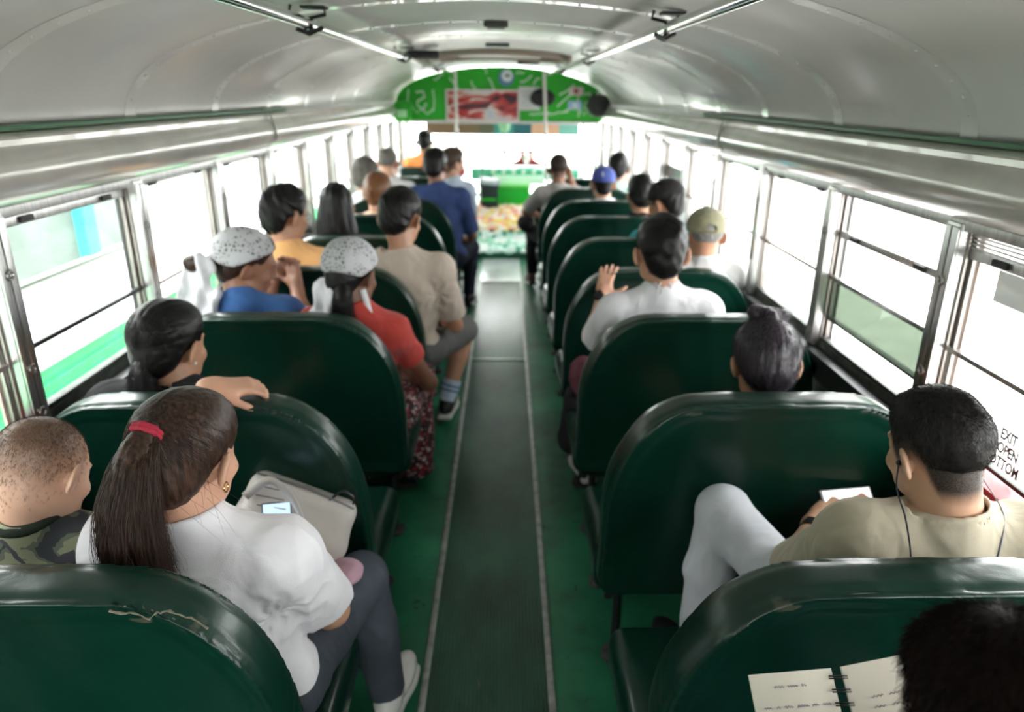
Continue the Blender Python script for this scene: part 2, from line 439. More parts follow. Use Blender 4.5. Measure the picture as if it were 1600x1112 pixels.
# ---- ducts over the windows
def duct(s):
    pr = [(1.20, 1.425), (1.15, 1.44), (1.115, 1.462), (1.09, 1.49), (1.083, 1.52), (1.09, 1.55), (1.11, 1.572), (1.118, 1.578), (1.118, 1.592), (1.112, 1.598), (1.128, 1.606), (1.16, 1.610), (1.19, 1.612)]
    return [(s*x, z) for x, z in pr]
for s, nm in ((-1, 'left'), (1, 'right')):
    tag(MB().strip(duct(s), Y0, 8.6).build('trim_%s_duct' % nm, M_DUCT, angle=30), kind='structure')
    ys = 3.76 if s < 0 else 3.64
    band = [(x-s*.004, z) for x, z in duct(s)[1:11]]
    tag(MB().strip(band, ys-.012, ys+.012).tube([(s*1.105, ys, 1.60), (s*1.095, ys-.01, 1.57), (s*1.075, ys-.045, 1.53), (s*1.09, ys+.02, 1.48)], .004, 6).build('trim_%s_duct_seam' % nm, M_ALUW), kind='structure')
    tag(MB().box((s*1.142, 1.6, 1.617), (.016, 5.1, .012), bev=.003).build('trim_%s_green_bead' % nm, M_GRNTRIM), kind='structure')
# ---- side walls
def wall(s, nm):
    W = bpy.data.objects.new('wall_'+nm, None)
    mb = MB()
    mb.box((s*1.24, 4.2, .40), (.04, 10.3, .88))                       # lower panel
    mb.box((s*1.25, 4.2, 1.53), (.04, 10.3, .22))                      # over the windows
    mb.box((s*1.215, 4.2, .06), (.02, 10.2, .12), bev=.004)            # floor cove
    mb.box((s*1.205, 4.2, .60), (.016, 10.2, .03), bev=.004)           # seat rail
    o = mb.build('wall_'+nm, M_WALL); tag(o, kind='structure')
    mb = MB().box((s*1.205, 4.2, .838), (.085, 10.2, .012), bev=.004).box((s*1.168, 4.2, .80), (.01, 10.2, .08), bev=.003)
    tag(mb.build('trim_%s_sill' % nm, simple('dark_sill', (.035, .04, .04), .4, .3, .3, 20)), kind='structure')
    tag(MB().box((s*1.222, 4.2, .856), (.03, 10.2, .03), bev=.004).build('trim_%s_lower_rail' % nm, simple('grimy_rail', (.06, .07, .06), .6, .2, .4, 30)), kind='structure')
    mb = MB().box((s*1.215, 4.2, ZH+.004), (.045, 10.2, .045), bev=.004).box((s*1.195, 4.2, ZH+.022), (.012, 10.2, .012), bev=.003)
    PY = [1.785+.725*k for k in range(-3, 11)]
    for y in PY:
        mb.box((s*1.212, y, 1.135), (.055, .062, .57), bev=.005)
        mb.box((s*1.183, y-.016, 1.135), (.008, .026, .55), bev=.003)
        mb.box((s*1.183, y+.016, 1.135), (.008, .026, .55), bev=.003)
        for z in (1.02, 1.27, .9):
            cy = y
            pts = [(s*1.177, cy+.012*math.cos(a), z+.012*math.sin(a)) for a in [2*math.pi*i/14 for i in range(14)]]
            mb.tube(pts, .0035, 6, closed=True)
    tag(mb.build('trim_%s_window_posts' % nm, M_ALU), kind='structure')
    return PY
PY = wall(-1, 'left'); wall(1, 'right')
M_TRACK = simple('window_track', (.33, .30, .28), .4, .9, .3, 14)
M_RUST = simple('pinkish_worn_track', (.42, .33, .30), .5, .4, .3, 10)
def window(s, k, n):
    y0, y1 = PY[k]+.031, PY[k+1]-.031; x = s*1.225; nm = 'window_%d' % n
    W = empty(nm, (s*1.22, (y0+y1)/2, .87), kind='structure')
    def part(mb, name, mat): return mb.build(name, mat, W)
    mb = MB()
    for yy, d in ((y0, 1), (y1, -1)):
        mb.box((x, yy+d*.010, 1.14), (.012, .02, .55), bev=.002)
        mb.box((x-s*.014, yy+d*.004, 1.14), (.008, .008, .55), bev=.002)
    part(mb, 'frame', M_TRACK)
    part(MB().box((x, (y0+y1)/2, .878), (.03, y1-y0, .014), bev=.003), 'bottom_track', simple('grimy_rail', (.06, .07, .06), .6, .2, .4, 30))
    part(MB().box((x+s*.012, y0+.022, 1.14), (.008, .012, .55)).box((x+s*.012, y1-.022, 1.14), (.008, .012, .55)), 'weather_strip', M_BLACK if k % 2 else M_RUST)
    def rail(z, xx=x, h=.018, mat=M_ALU, name='sash_rail'): part(MB().box((xx, (y0+y1)/2, z), (.018, y1-y0-.02, h), bev=.003), name, mat)
    def latches(z, xx):
        mb = MB()
        for yy in (y0+.13, y1-.13): mb.box((xx-s*.011, yy, z), (.012, .055, .016), bev=.003)
        part(mb, 'latch', M_BLACK)
    def pane(za, zb, xx=x, mat=M_GLASS, name='glass_pane'):
        part(MB().box((xx, (y0+y1)/2, (za+zb)/2), (.004, y1-y0-.03, zb-za)), name, mat)
    yr = PY[k]
    if s > 0 and k == 3:      # dropped upper sash, tinted lower strip, open at the bottom
        rail(1.265, h=.024); latches(1.265, x); rail(1.112, h=.016, xx=x-s*.012); rail(.962, h=.014, mat=M_BLKMET)
        pane(1.12, 1.255); pane(.968, 1.105, xx=x-s*.012, mat=M_TINT)
    elif k == 2 and s > 0:    # nearest right window with louvre and film
        mb = MB()
        for i in range(5): mb.box((x-s*.006, (y0+y1)/2, 1.402-i*.0095), (.014, y1-y0-.02, .006), bev=.002)
        part(mb, 'louvre', M_ALU)
        rail(1.347, h=.026); latches(1.347, x); rail(1.098, h=.014, xx=x-s*.01); pane(1.10, 1.335); pane(.885, 1.092, xx=x-s*.01)
        part(MB().box((x-s*.004, (y0+y1)/2-.05, 1.295), (.002, .52, .075), bev=.0008), 'grey_film', M_STICK)
    elif s < 0 and k == 3:
        rail(1.385, h=.026); latches(1.385, x); rail(1.06, h=.014, xx=x-s*.01, mat=M_BLKMET); pane(1.07, 1.372); pane(.885, 1.053, xx=x-s*.01)
    else:
        zt = 1.395; rail(zt, h=.014); latches(zt-.002, x); 
        if s > 0: rail(1.108, h=.014, xx=x-s*.01, mat=M_TRACK)
        else: rail(1.045, h=.012, xx=x-s*.01, mat=M_TRACK)
        pane(1.10, zt-.007); pane(.885, 1.09, xx=x-s*.01)
        if s > 0 and k == 7: part(MB().box((x-s*.004, (y0+y1)/2, 1.20), (.002, y1-y0-.04, .09)), 'grey_film', M_STICK)
    return W
n = 1
WIN = {}
for s in (-1, 1):
    for k in range(0, 13): WIN[(s, k)] = window(s, k, n); n += 1
# emergency window: red lower channel, exit lettering on the glass
for s in (-1, 1):
    mb = MB().box((s*1.155, 1.42, .880), (.060, .66, .028), bev=.006).box((s*1.135, 1.42, .845), (.02, .66, .07), bev=.005)
    mb.box((s*1.155, 1.735, .80), (.07, .05, .16), bev=.006)
    tag(mb.build('trim_%s_red_channel' % ('left' if s < 0 else 'right'), M_RED), kind='structure')
M_LET = simple('grey_lettering', (.05, .05, .05), .6)
for i, t in enumerate(('EXIT', 'OPEN', 'BOTTOM')):
    mt = Matrix.Translation((1.206, 1.478+(0 if t != 'BOTTOM' else .03), .972-i*.034)) @ Matrix(((0, 0, -1), (-1, 0, 0), (0, 1, 0))).to_4x4() @ Matrix.Diagonal((.75, 1, 1, 1))
    text('lettering', t, .036, mt, M_LET, WIN[(1, 2)])
M_GLAB = simple('green_label', (.02, .22, .05), .5); M_PALE = simple('pale_green_label', (.35, .5, .36), .5)
mb = MB().box((-1.212, 1.55, .96), (.002, .22, .05)); mb.build('green_band', M_GLAB, WIN[(-1, 2)])
mb = MB().box((-1.212, 1.55, .905), (.002, .22, .06)); mb.build('exit_label', M_PALE, WIN[(-1, 2)])
for i, t in enumerate(('EXIT', 'OPEN')):
    mt = Matrix.Translation((-1.2105, 1.575, .908-i*.024)) @ Matrix(((0, 0, 1), (1, 0, 0), (0, 1, 0))).to_4x4()
    text('lettering', t, .024, mt, simple('dark_green_lettering', (.01, .06, .02), .6), WIN[(-1, 2)])
mt = Matrix.Translation((1.108, 1.40, 1.665)) @ Matrix(((0, -.35, -.94), (-1, 0, 0), (0, .94, -.35))).to_4x4()
text('trim_roof_lettering', 'EMERGENCY EXIT', .05, mt, M_BLACK, None)['kind'] = 'structure'
# ---- rear wall behind the camera with its windows
mb = MB().box((0, -.95, .42), (2.44, .04, .94)).box((0, -.95, 1.70), (2.44, .04, .56))
for x in (-.86, .86): mb.box((x, -.95, 1.155), (.72, .04, .528))
mb.box((0, -.95, 1.155), (.08, .04, .528))
tag(mb.build('wall_rear', M_DUCT), kind='structure')
tag(MB().box((0, -.95, 1.155), (.96, .004, .52)).build('window_rear', M_GLASS), kind='structure')
# ---- front of the bus
YF = 8.2
M_GRN = simple('bright_green_paint', (.010, .40, .010), .45, 0, .12, 4)
arc = []
for i in range(0, 41):
    t = math.pi*i/40; x, z = 1.13*math.cos(t), 1.60+.375*math.sin(t)**.92 if 0 < i < 40 else 1.60
    arc.append((x, YF, z))
pts = [(1.05, YF, 1.41), (1.10, YF, 1.46)]+arc+[(-1.10, YF, 1.46), (-1.05, YF, 1.41)]
pan = empty('header_panel', (0, YF, 1.45), 'bright green painted header panel across the front of the bus above the windshield', 'panel')
MB().poly(pts, (0, .12, 0)).build('board', M_GRN, pan, angle=30)
MB().box((0, YF-.01, 1.415), (2.1, .03, .03), bev=.006).build('lower_bar', M_ALU, pan)
M_STROKE = simple('white_paint_strokes', (.75, .85, .75), .5)
def stroke(mb, pts, r=.007):
    MB().tube([(x, YF-.003, z) for x, z in pts], r, 5).build('painted_stroke', M_STROKE, pan)
mb = None; rnd = random.Random(3)
for (x, z, dx, dz) in [(-.55, 1.86, .12, -.12), (-.32, 1.83, .08, -.14), (-.14, 1.86, .05, -.13), (.20, 1.83, .1, .05), (.34, 1.80, .08, .06), (.62, 1.70, .14, .12), (.60, 1.58, .15, .09), (.66, 1.52, .12, .04), (-.72, 1.84, .12, .05), (.16, 1.9, .06, .05), (-.16, 1.9, -.06, .05), (.45, 1.8, .05, .07), (.3, 1.5, .2, .02), (.5, 1.5, .2, .03)]:
    p = [(x, z)]
    for i in range(4): p.append((p[-1][0]+dx/4+rnd.uniform(-.02, .02), p[-1][1]+dz/4+rnd.uniform(-.02, .02)))
    stroke(mb, p)
for cx, cz, w in ((-.86, 1.62, .13), (.93, 1.62, .10)):   # the painted flourishes at both ends
    stroke(mb, [(cx-w*.4, cz+.09), (cx+w*.2, cz+.10), (cx+w*.3, cz+.04), (cx-w*.3, cz), (cx-w*.3, cz-.05), (cx+w*.2, cz-.08), (cx+w*.4, cz-.02)], .009)
    stroke(mb, [(cx-w, cz-.14), (cx-w*.7, cz-.06), (cx-w*.4, cz-.12), (cx, cz-.08), (cx+w*.5, cz-.13), (cx+w, cz-.08)], .007)
    stroke(mb, [(cx-w, cz+.12), (cx-w*1.1, cz), (cx-w, cz-.1)], .006); stroke(mb, [(cx+w, cz+.12), (cx+w*1.1, cz), (cx+w, cz-.1)], .006)
# emblem: blue ring with a white disc and grey eye shape
E0 = (.05, YF-.006, 1.865)
MB().cyl((E0[0], YF, E0[2]), (E0[0], YF-.008, E0[2]), .085, 28).build('emblem_ring', simple('emblem_blue', (.10, .22, .42), .5), pan)
MB().cyl((E0[0]+.01, YF-.004, E0[2]+.02), (E0[0]+.01, YF-.012, E0[2]+.02), .06, 24).build('emblem_disc', simple('emblem_white', (.8, .82, .85), .5), pan)
MB().ball((E0[0]+.015, YF-.012, E0[2]+.02), .028, 8, (1.2, .2, .7)).build('emblem_eye', simple('emblem_grey', (.25, .27, .3), .5), pan)
for (x, z, c1, nm) in ((.80, 1.74, (.75, .6, .6), 'pink'), (.79, 1.60, (.35, .5, .75), 'blue')):
    st = MB().box((x, YF-.004, z), (.15, .006, .085), bev=.002).build('sticker', simple('sticker_'+nm, c1, .5), pan)
    MB().box((x, YF-.009, z), (.05, .004, .045)).build('sticker_mark', simple('sticker_mark_'+nm, (.3, .05, .06) if nm == 'pink' else (.7, .8, .85), .5), st)
# side lamp box (left) and round speaker (right)
sb = tag(MB().box((-1.03, 8.02, 1.52), (.17, .2, .2), bev=.03).build('corner_box', M_GRN), 'bright green box mounted at the left end of the header panel', 'speaker box')
MB().box((-1.03, 7.90, 1.5), (.1, .03, .07), bev=.01).build('grille', simple('pale_grille', (.4, .7, .4), .5), sb)
sp = empty('round_speaker', (1.06, 8.0, 1.6), 'round black loudspeaker at the right end of the green header panel', 'speaker')
MB().cyl((1.04, 8.12, 1.6), (1.04, 7.98, 1.6), .125, 24, .11).build('housing', M_BLACK, sp)
MB().cyl((1.04, 7.985, 1.6), (1.04, 7.965, 1.6), .09, 24, .07).build('cone', simple('speaker_cone', (.03, .03, .03), .7), sp)
ov = tag(MB().ball((.44, YF-.02, 1.67), .13, 14, (1, .35, .66)).build('oval_speaker', M_BLACK), 'black oval loudspeaker on the green header panel beside the white pole', 'speaker')
MB().tube([(.44+.125*math.cos(a), YF-.045, 1.67+.082*math.sin(a)) for a in [2*math.pi*i/24 for i in range(24)]], .008, 6, True).build('rim', M_BLKMET, ov)
# picture and paper notice
def mat_poster():
    m, nt, b = newmat('red_white_poster'); v = coords(nt, (1, 1, 1), 'Generated', (0, 0, 0))
    n = N(nt, 'ShaderNodeTexNoise', Scale=2.6, Detail=2.0, Distortion=1.2); nt.links.new(v, n.inputs['Vector'])
    c = ramp(nt, n.outputs['Fac'], [(.34, (.05, .01, .02)), (.42, (.5, .02, .03)), (.50, (.55, .08, .06)), (.56, (.75, .65, .62)), (.66, (.55, .6, .66))])
    nt.links.new(c, b.inputs['Base Color']); b.inputs['Roughness'].default_value = .3; return m
po = tag(MB().box((-.20, YF-.02, 1.585), (.74, .012, .29), bev=.003).build('poster', mat_poster()), 'wide red and white printed picture hung on the green header panel', 'poster')
mb = MB()
for z in (1.735, 1.435): mb.box((-.20, YF-.026, z), (.78, .02, .022), bev=.004)
for x in (-.585, .185): mb.box((x, YF-.026, 1.585), (.022, .02, .32), bev=.004)
mb.build('picture_frame', simple('pink_white_frame', (.75, .62, .62), .4), po)
no = tag(MB().box((.30, YF-.018, 1.66), (.23, .006, .24), bev=.002).build('paper_notice', simple('notice_paper', (.66, .66, .68), .6)), 'white paper notice beside the red and white picture', 'notice')
mb = MB()
for i in range(5): mb.box((.29, YF-.023, 1.73-i*.035), (.15-.02*(i % 3), .002, .006))
mb.build('written_line', simple('notice_grey', (.35, .35, .37), .6), no)
# windshield frame, door post, tint band
mb = MB()
for x, w in ((-1.19, .10), (0.02, .03), (1.19, .10)): mb.box((x, 9.3, .98), (w, .05, 1.1), bev=.01)
mb.box((0, 9.3, 1.62), (2.44, .05, .34)).box((0, 9.3, .15), (2.44, .05, .75))
tag(mb.build('wall_front', M_DUCT), kind='structure')
tag(MB().box((0, 9.32, 1.0), (2.3, .006, .98)).build('window_front', M_GLASS), kind='structure')
tb = empty('windshield_visor', (0, 9.26, 1.40), 'tinted strip across the top of the windshield in brown, teal and orange', 'sun visor')
for x0, x1, c, nm in ((-.93, -.28, (.16, .09, .06), 'brown'), (-.28, -.10, (.10, .08, .06), 'dark brown'), (-.10, .14, (.04, .22, .22), 'teal'), (.14, .36, (.012, .09, .13), 'dark teal'), (.36, .70, (.62, .30, .22), 'orange'), (.70, .95, (.16, .36, .33), 'sea green')):
    MB().box(((x0+x1)/2, 9.26, 1.35), (x1-x0, .012, .24)).build('visor_panel', simple('visor_'+nm.replace(' ', '_'), c, .4), tb)
dp = MB().box((.93, 8.6, .80), (.035, .04, 1.3), bev=.006).box((1.02, 8.6, 1.43), (.2, .03, .035), bev=.005).build('door_post', M_BLKMET)
tag(dp, 'dark upright post of the front door frame right of the windshield', 'post')
# poles
for (xa, xb, side, lb) in ((-.47, -.46, 1, 'left white upright grab pole behind the driver reaching to the overhead rail'), (.44, .53, 1, 'right white upright grab pole leaning beside the front door')):
    mb = MB().cyl((xa, 7.9, 1.93), (xb, 7.9, .0), .017, 14)
    o = mb.build('grab_pole', simple('white_pole', (.72, .68, .66), .25)); tag(o, lb, 'pole', 'white grab poles at the front')
    MB().cyl((xb, 7.9, .0), (xb, 7.9, .02), .04, 16).build('floor_flange', M_ALU, o)
# engine cover with blankets
ec = tag(MB().poly([(-.36, 7.78, .0), (-.36, 7.80, .085), (-.36, 8.02, .16), (-.36, 8.06, .27), (-.36, 8.4, .44), (-.36, 9.2, .50), (-.36, 9.2, 0)], (.72, 0, 0)).build('engine_cover', simple('dark_green_marbled', (.02, .10, .06), .3, .9, .5, 6), smooth=False), 'dark green engine cover step at the front end of the aisle', 'engine cover')
def cloth(name, prof, x0, x1, mat, label, seed):
    rng = np.random.RandomState(seed); nx, ny = 40, 30; pr = np.array(prof, float)
    L = np.r_[0, np.cumsum(np.linalg.norm(np.diff(pr, axis=0), axis=1))]; tt = np.linspace(0, L[-1], ny)
    yy = np.interp(tt, L, pr[:, 0]); zz = np.interp(tt, L, pr[:, 1]); xx = np.linspace(x0, x1, nx)
    X, T = np.meshgrid(xx, tt); Yg = np.repeat(yy[:, None], nx, 1); Zg = np.repeat(zz[:, None], nx, 1)+.012+.008*np.sin(X*31+T*17+seed)+.006*np.sin(X*57-T*41)
    P = np.stack([X, Yg-.01, Zg], -1).reshape(-1, 3); i = np.arange((ny-1)*nx).reshape(ny-1, nx)[:, :-1].ravel()
    F = np.stack([i, i+1, i+nx+1, i+nx], 1); o = npmesh(name, P, F, mat, loc=(0, 8, 0)); md = o.modifiers.new('thick', 'SOLIDIFY'); md.thickness = .008
    return tag(o, label, 'blanket')
def mat_blotch(name, cols, scale, rough=.7):
    m, nt, b = newmat(name); v = coords(nt); n = N(nt, 'ShaderNodeTexVoronoi', Scale=scale); nt.links.new(v, n.inputs['Vector'])
    sp = N(nt, 'ShaderNodeSeparateColor'); nt.links.new(n.outputs['Color'], sp.inputs[0])
    r = N(nt, 'ShaderNodeValToRGB'); r.color_ramp.interpolation = 'CONSTANT'; e = r.color_ramp.elements
    while len(e) < len(cols): e.new(.5)
    for i, c in enumerate(cols): e[i].position = i/len(cols); e[i].color = tuple(c)+(1,)
    nt.links.new(sp.outputs[0], r.inputs['Fac']); nt.links.new(r.outputs['Color'], b.inputs['Base Color']); b.inputs['Roughness'].default_value = rough
    return m
cloth('floral_blanket', [(8.05, .225), (8.09, .29), (8.4, .455), (8.8, .49)], -.28, .30, mat_blotch('floral_cloth', [(.7, .55, .12), (.75, .3, .22), (.6, .6, .5), (.65, .45, .1), (.7, .55, .5), (.75, .72, .6)], 22), 'yellow and red flowered blanket spread on the engine cover', 1)
cloth('pale_green_cloth', [(7.79, .06), (7.82, .10), (8.02, .175), (8.045, .25)], -.29, .29, mat_blotch('marbled_cloth', [(.3, .6, .45), (.75, .85, .8), (.05, .3, .18), (.6, .8, .72)], 14), 'pale green marbled cloth on the step below the flowered blanket', 2)
# dashboard things
da = empty('dashboard', (0, 8.9, .50), 'green dashboard with white dots under the windshield', 'dashboard')
MB().box((.28, 8.98, .80), (1.3, .30, .14), bev=.03).build('top_ledge', simple('sea_green_plastic', (.10, .48, .30), .35, 0, .2, 8), da)
MB().box((.20, 8.80, .74), (.62, .1, .10), bev=.02).build('white_panel', simple('white_green_panel', (.65, .85, .72), .4), da)
for i in range(7): MB().cyl((-.1+i*.12, 8.78, .835), (-.1+i*.12, 8.765, .835), .025, 14).build('white_dot', M_STROKE, da)
gb = tag(MB().box((.12, 8.68, .575), (.42, .2, .2), bev=.02).build('green_cooler_box', simple('vivid_green_plastic', (.01, .42, .03), .35)), 'bright green box standing on the engine cover below the dashboard', 'box')
MB().box((.12, 8.68, .685), (.44, .22, .025), bev=.008).build('lid', simple('vivid_green_lid', (.10, .55, .08), .35), gb)
bb = tag(MB().box((-.14, 8.5, .60), (.20, .2, .28), bev=.02).build('fare_box', simple('dark_box_plastic', (.015, .03, .025), .4)), 'dark fare box beside the driver at the end of the aisle', 'box')
MB().box((-.14, 8.48, .745), (.24, .24, .03), rot=Euler((.25, .1, 0)).to_matrix(), bev=.006).build('lid', simple('dark_teal_lid', (.02, .06, .06), .3), bb)
MB().box((-.14, 8.395, .56), (.16, .01, .03)).build('green_stripe', M_GRN, bb)
gl = tag(MB().tube([(-.26, 8.55, .45), (-.25, 8.6, .7), (-.22, 8.7, .97)], .008, 8).build('gear_lever', M_BLKMET), 'long thin gear lever rising beside the driver', 'lever')
MB().ball((-.22, 8.7, .99), .024, 8).build('knob', M_BLACK, gl)
# hanging ornament
ho = empty('hanging_ornament', (.03, 9.0, 1.45), 'pale green ornament hanging from the middle of the windshield top', 'ornament')
MB().ball((.03, 9.0, 1.36), .07, 10, (1, .6, 1.5)).build('tassel', simple('mint_fringe', (.35, .55, .38), .8, 0, .4, 60, .6), ho)
MB().cyl((.03, 9.0, 1.975), (.03, 9.0, 1.02), .003, 6).build('string', M_BLACK, ho)
for z in (1.19, 1.04): MB().ball((.03, 9.0, z), .028, 6, (1, .6, 1)).build('charm', simple('dark_charm', (.05, .06, .06), .5), ho)
# toy-like ornament on the dashboard: two dark bars with red and white shapes between
orn = empty('red_white_ornament', (.30, 9.12, .89), 'red and white ornament between two dark bars on the dashboard', 'ornament')
MB().box((.30, 9.12, 1.045), (.50, .03, .03)).box((.30, 9.12, .895), (.50, .03, .035)).build('bar', M_BLACK, orn)
mb = MB()
for sx in (-1, 1): mb.poly([(.30+sx*.02, 9.12, .91), (.30+sx*.17, 9.12, .91), (.30+sx*.09, 9.12, .95), (.30+sx*.07, 9.12, 1.03), (.30+sx*.03, 9.12, 1.03)], (0, .02, 0))
mb.build('red_shape', simple('ornament_red', (.5, .03, .03), .4), orn)
MB().ball((.30, 9.11, .97), .05, 8, (1, .3, 1)).build('white_shape', simple('ornament_white', (.8, .75, .72), .5), orn)

# ---- overhead rails, hangers, straps
RX, RZ = .533, 1.888
for s, nm in ((-1, 'left'), (1, 'right')):
    rl = empty('overhead_rail', (s*RX, 4.2, RZ), 'long polished steel grab rail under the ceiling %s of the aisle' % nm, 'grab rail', 'overhead grab rails')
    MB().cyl((s*RX, -.6, RZ), (s*(RX-.05), 7.95, RZ+.01), .0165, 16).build('tube', M_CHROME, rl)
    for y in (.45, 2.29, 4.25, 6.15):
        xc = s*(RX-.05*(y+.6)/8.55)
        zc = 1.61+.37*math.sqrt(1-(xc/1.165)**2)-.004
        mb = MB()
        for dx in (-.028, .028):
            mb.tube([(xc+dx*.2, y+dx*.7, RZ-.018), (xc-dx*.9+s*.02, y+dx*.8, RZ+.01), (xc+dx*1.6, y+dx, RZ+.03), (xc+dx*1.4, y+dx, zc)], .0055, 6)
        mb.tube([(xc-.03, y-.02, RZ-.012), (xc, y, RZ-.024), (xc+.035, y+.02, RZ-.005)], .007, 6)
        mb.box((xc+.02, y, zc-.004), (.07, .05, .008), bev=.002)
        mb.build('rubber_hanger', M_BLACK, rl)
def ceil_thing(name, label, cat, c, size, mat):
    return tag(MB().box(c, size, bev=min(size)*.3).build(name, mat), label, cat)
cs = ceil_thing('ceiling_speaker', 'black flat loudspeaker fixed under the ceiling by the left rail', 'speaker', (-.455, 4.79, 1.925), (.19, .13, .05), M_BLACK)
MB().box((-.455, 4.73, 1.918), (.15, .02, .03), bev=.004).build('grille', M_BLKMET, cs)
lv = ceil_thing('ceiling_lamp', 'small dark rectangular lamp on the ceiling centre line, nearest the camera', 'lamp', (.011, 3.2, 1.972), (.10, .05, .022), simple('dark_grey_plastic', (.04, .04, .04), .5))
MB().box((.011, 3.2, 1.957), (.07, .035, .01), bev=.003).build('lens', simple('lamp_lens', (.25, .25, .24), .3), lv)
ceil_thing('ceiling_vent', 'small dark vent on the ceiling just before the roof hatch', 'vent', (.0, 4.62, 1.976), (.14, .05, .016), simple('dark_grey_plastic', (.04, .04, .04), .5))
ceil_thing('ceiling_vent', 'small dark vent on the ceiling near the front, right of centre', 'vent', (.24, 6.7, 1.965), (.19, .09, .03), M_BLACK)
rh = empty('roof_hatch', (0, 5.6, 1.97), 'closed roof hatch with tan rim in the ceiling middle', 'roof hatch')
pts = [(.50*math.copysign(abs(math.cos(a))**.5, math.cos(a)), 5.62+.42*math.copysign(abs(math.sin(a))**.5, math.sin(a))) for a in [2*math.pi*i/48 for i in range(48)]]
czf = lambda x: 1.615+.37*(math.sqrt(max(0, 1-(x/1.165)**2)))**.92
MB().tube([(x, y, czf(x)-.012) for x, y in pts], .022, 8, True).build('rim', simple('tan_rubber', (.34, .27, .22), .5), rh)
MB().box((0, 5.62, 1.968), (.62, .6, .012), bev=.004).build('lid', M_RIB, rh)
wr = empty('ceiling_wires', (-.45, 6.0, 1.9), 'thin loose wires hanging from the ceiling near the front left', 'wires')
MB().tube([(-.42, 4.85, 1.91), (-.50, 5.1, 1.86), (-.44, 5.6, 1.90), (-.36, 6.1, 1.93)], .004, 5).tube([(-.47, 4.85, 1.91), (-.42, 5.4, 1.87), (-.48, 6.4, 1.90), (-.44, 7.4, 1.95)], .004, 5).build('cable', M_BLACK, wr)

# ================================================================== BENCH SEATS
def sd_panel(x, z, hx=.432, z0=.345, z1=.988, a=.24, b=.36):
    """2-d outline of a seat back: square at the foot, wide elliptical shoulders"""
    ax = np.abs(x); zc = z1-b; xc = hx-a
    qx, qz = (ax-xc)/1.0, (z-zc)
    k0 = np.sqrt((np.maximum(qx, 1e-4)/a)**2+(qz/b)**2); k1 = np.sqrt((np.maximum(qx, 1e-4)/a**2)**2+(qz/b**2)**2)+1e-9
    de = k0*(k0-1)/k1
    dbox = np.maximum(np.maximum(ax-hx, z-z1), z0-z)
    rc = .05; q1, q2 = ax-hx+rc, z0-z+rc
    dlow = np.sqrt(np.maximum(q1, 0)**2+np.maximum(q2, 0)**2)+np.minimum(np.maximum(q1, q2), 0)-rc
    return np.where((qx > 0) & (qz > 0), de, np.where(z < z0+.1, dlow, dbox))
def backrest_field():
    s = SDF()
    def f(X, Y, Z):
        d2 = sd_panel(X, Z); q1 = d2+.030; y = Y+.034                 # slab between y -.084 and .016
        cush = -.016*np.exp(-((Z-.72)/.16)**2)*np.exp(-(X/.30)**2)*(Y > -.03)
        q2 = np.abs(y)-.050+.030+cush
        d = np.sqrt(np.maximum(q1, 0)**2+np.maximum(q2, 0)**2)+np.minimum(np.maximum(q1, q2), 0)-.030
        # piping around the rear and front edge of the boxing band
        for yy in (-.082, .012):
            r = np.sqrt((d2+.006)**2+(Y-yy)**2)-.006 if False else np.sqrt((d2+.010)**2+(Y-yy+.0)**2)-.0065
            e = np.maximum(.006-np.abs(d-r), 0)/.006; d = np.minimum(d, r)-e*e*.0015
        rec = np.where(Y < -.05, .006*np.clip(-(d2+.03)/.02, 0, 1), 0)
        return d+rec
    s.fn((-.44, -.10, .335), (.44, .04, 1.0), f)
    s.disp(lambda X, Y, Z: .0022*np.sin(9*X+5*Z+2*np.sin(7*Z))*np.sin(13*Z+4*X)+.0010*np.sin(31*X+11*Z+3*np.sin(9*X)))
    P, F = s.mesh(.0058); P = relax(P, F, 3)
    P[:, 1] += (.988-P[:, 2])*.135
    return P, F
BP, BF = backrest_field()
def cushion_field():
    s = SDF()
    s.box((0, .30, .355), (.432, .235, .065), rad=.045, k=.01)
    s.ell((0, .31, .40), (.38, .19, .035), k=.03)
    s.disp(lambda X, Y, Z: .002*np.sin(14*X+6*Y)*np.sin(11*Y+3*X))
    P, F = s.mesh(.009); return relax(P, F, 1), F
CP, CF = cushion_field()
def make_seat(side, name='bench_seat'):
    """side -1: left bench (aisle on its +x), +1: right bench (aisle on its -x)"""
    t = empty(name, (0, 0, 0))
    bk = npmesh('backrest', BP, BF, M_VINYL, t); npmesh('cushion', CP, CF, M_VINYL, t)
    mb = MB(); a = -side
    mb.tube([(a*.39, .06, .30), (a*.39, .50, .30)], .013, 10).tube([(-a*.39, .06, .30), (-a*.39, .50, .30)], .013, 10)
    mb.tube([(-.39, .10, .295), (.39, .10, .295)], .013, 10).tube([(-.39, .48, .295), (.39, .48, .295)], .013, 10)
    mb.tube([(-a*.39, .10, .295), (-a*.455, .10, .45), (-a*.455, .48, .45), (-a*.39, .48, .295)], .012, 8)
    mb.build('frame', M_BLKMET, t)
    for yy in (.14, .517):
        x = a*.348
        l = MB().cyl((x, yy, .30), (x, yy, .0), .0145, 12).build('leg', M_BLKMET, t)
        mb = MB(); rg = random.Random(int(yy*100))
        for i in range(9):
            an = 2*math.pi*i/9; mb.ball((x+.026*math.cos(an), yy+.026*math.sin(an), .008), .016+.006*rg.random(), 5, (1, 1, .7))
        mb.cyl((x, yy, 0), (x, yy, .02), .036, 14, .026)
        mb.build('foot_flange', simple('grimy_flange', (.035, .03, .03), .7, .2, .4, 60, .5), l)
    return t
SEATY = lambda k: .99+.72*(k-1)
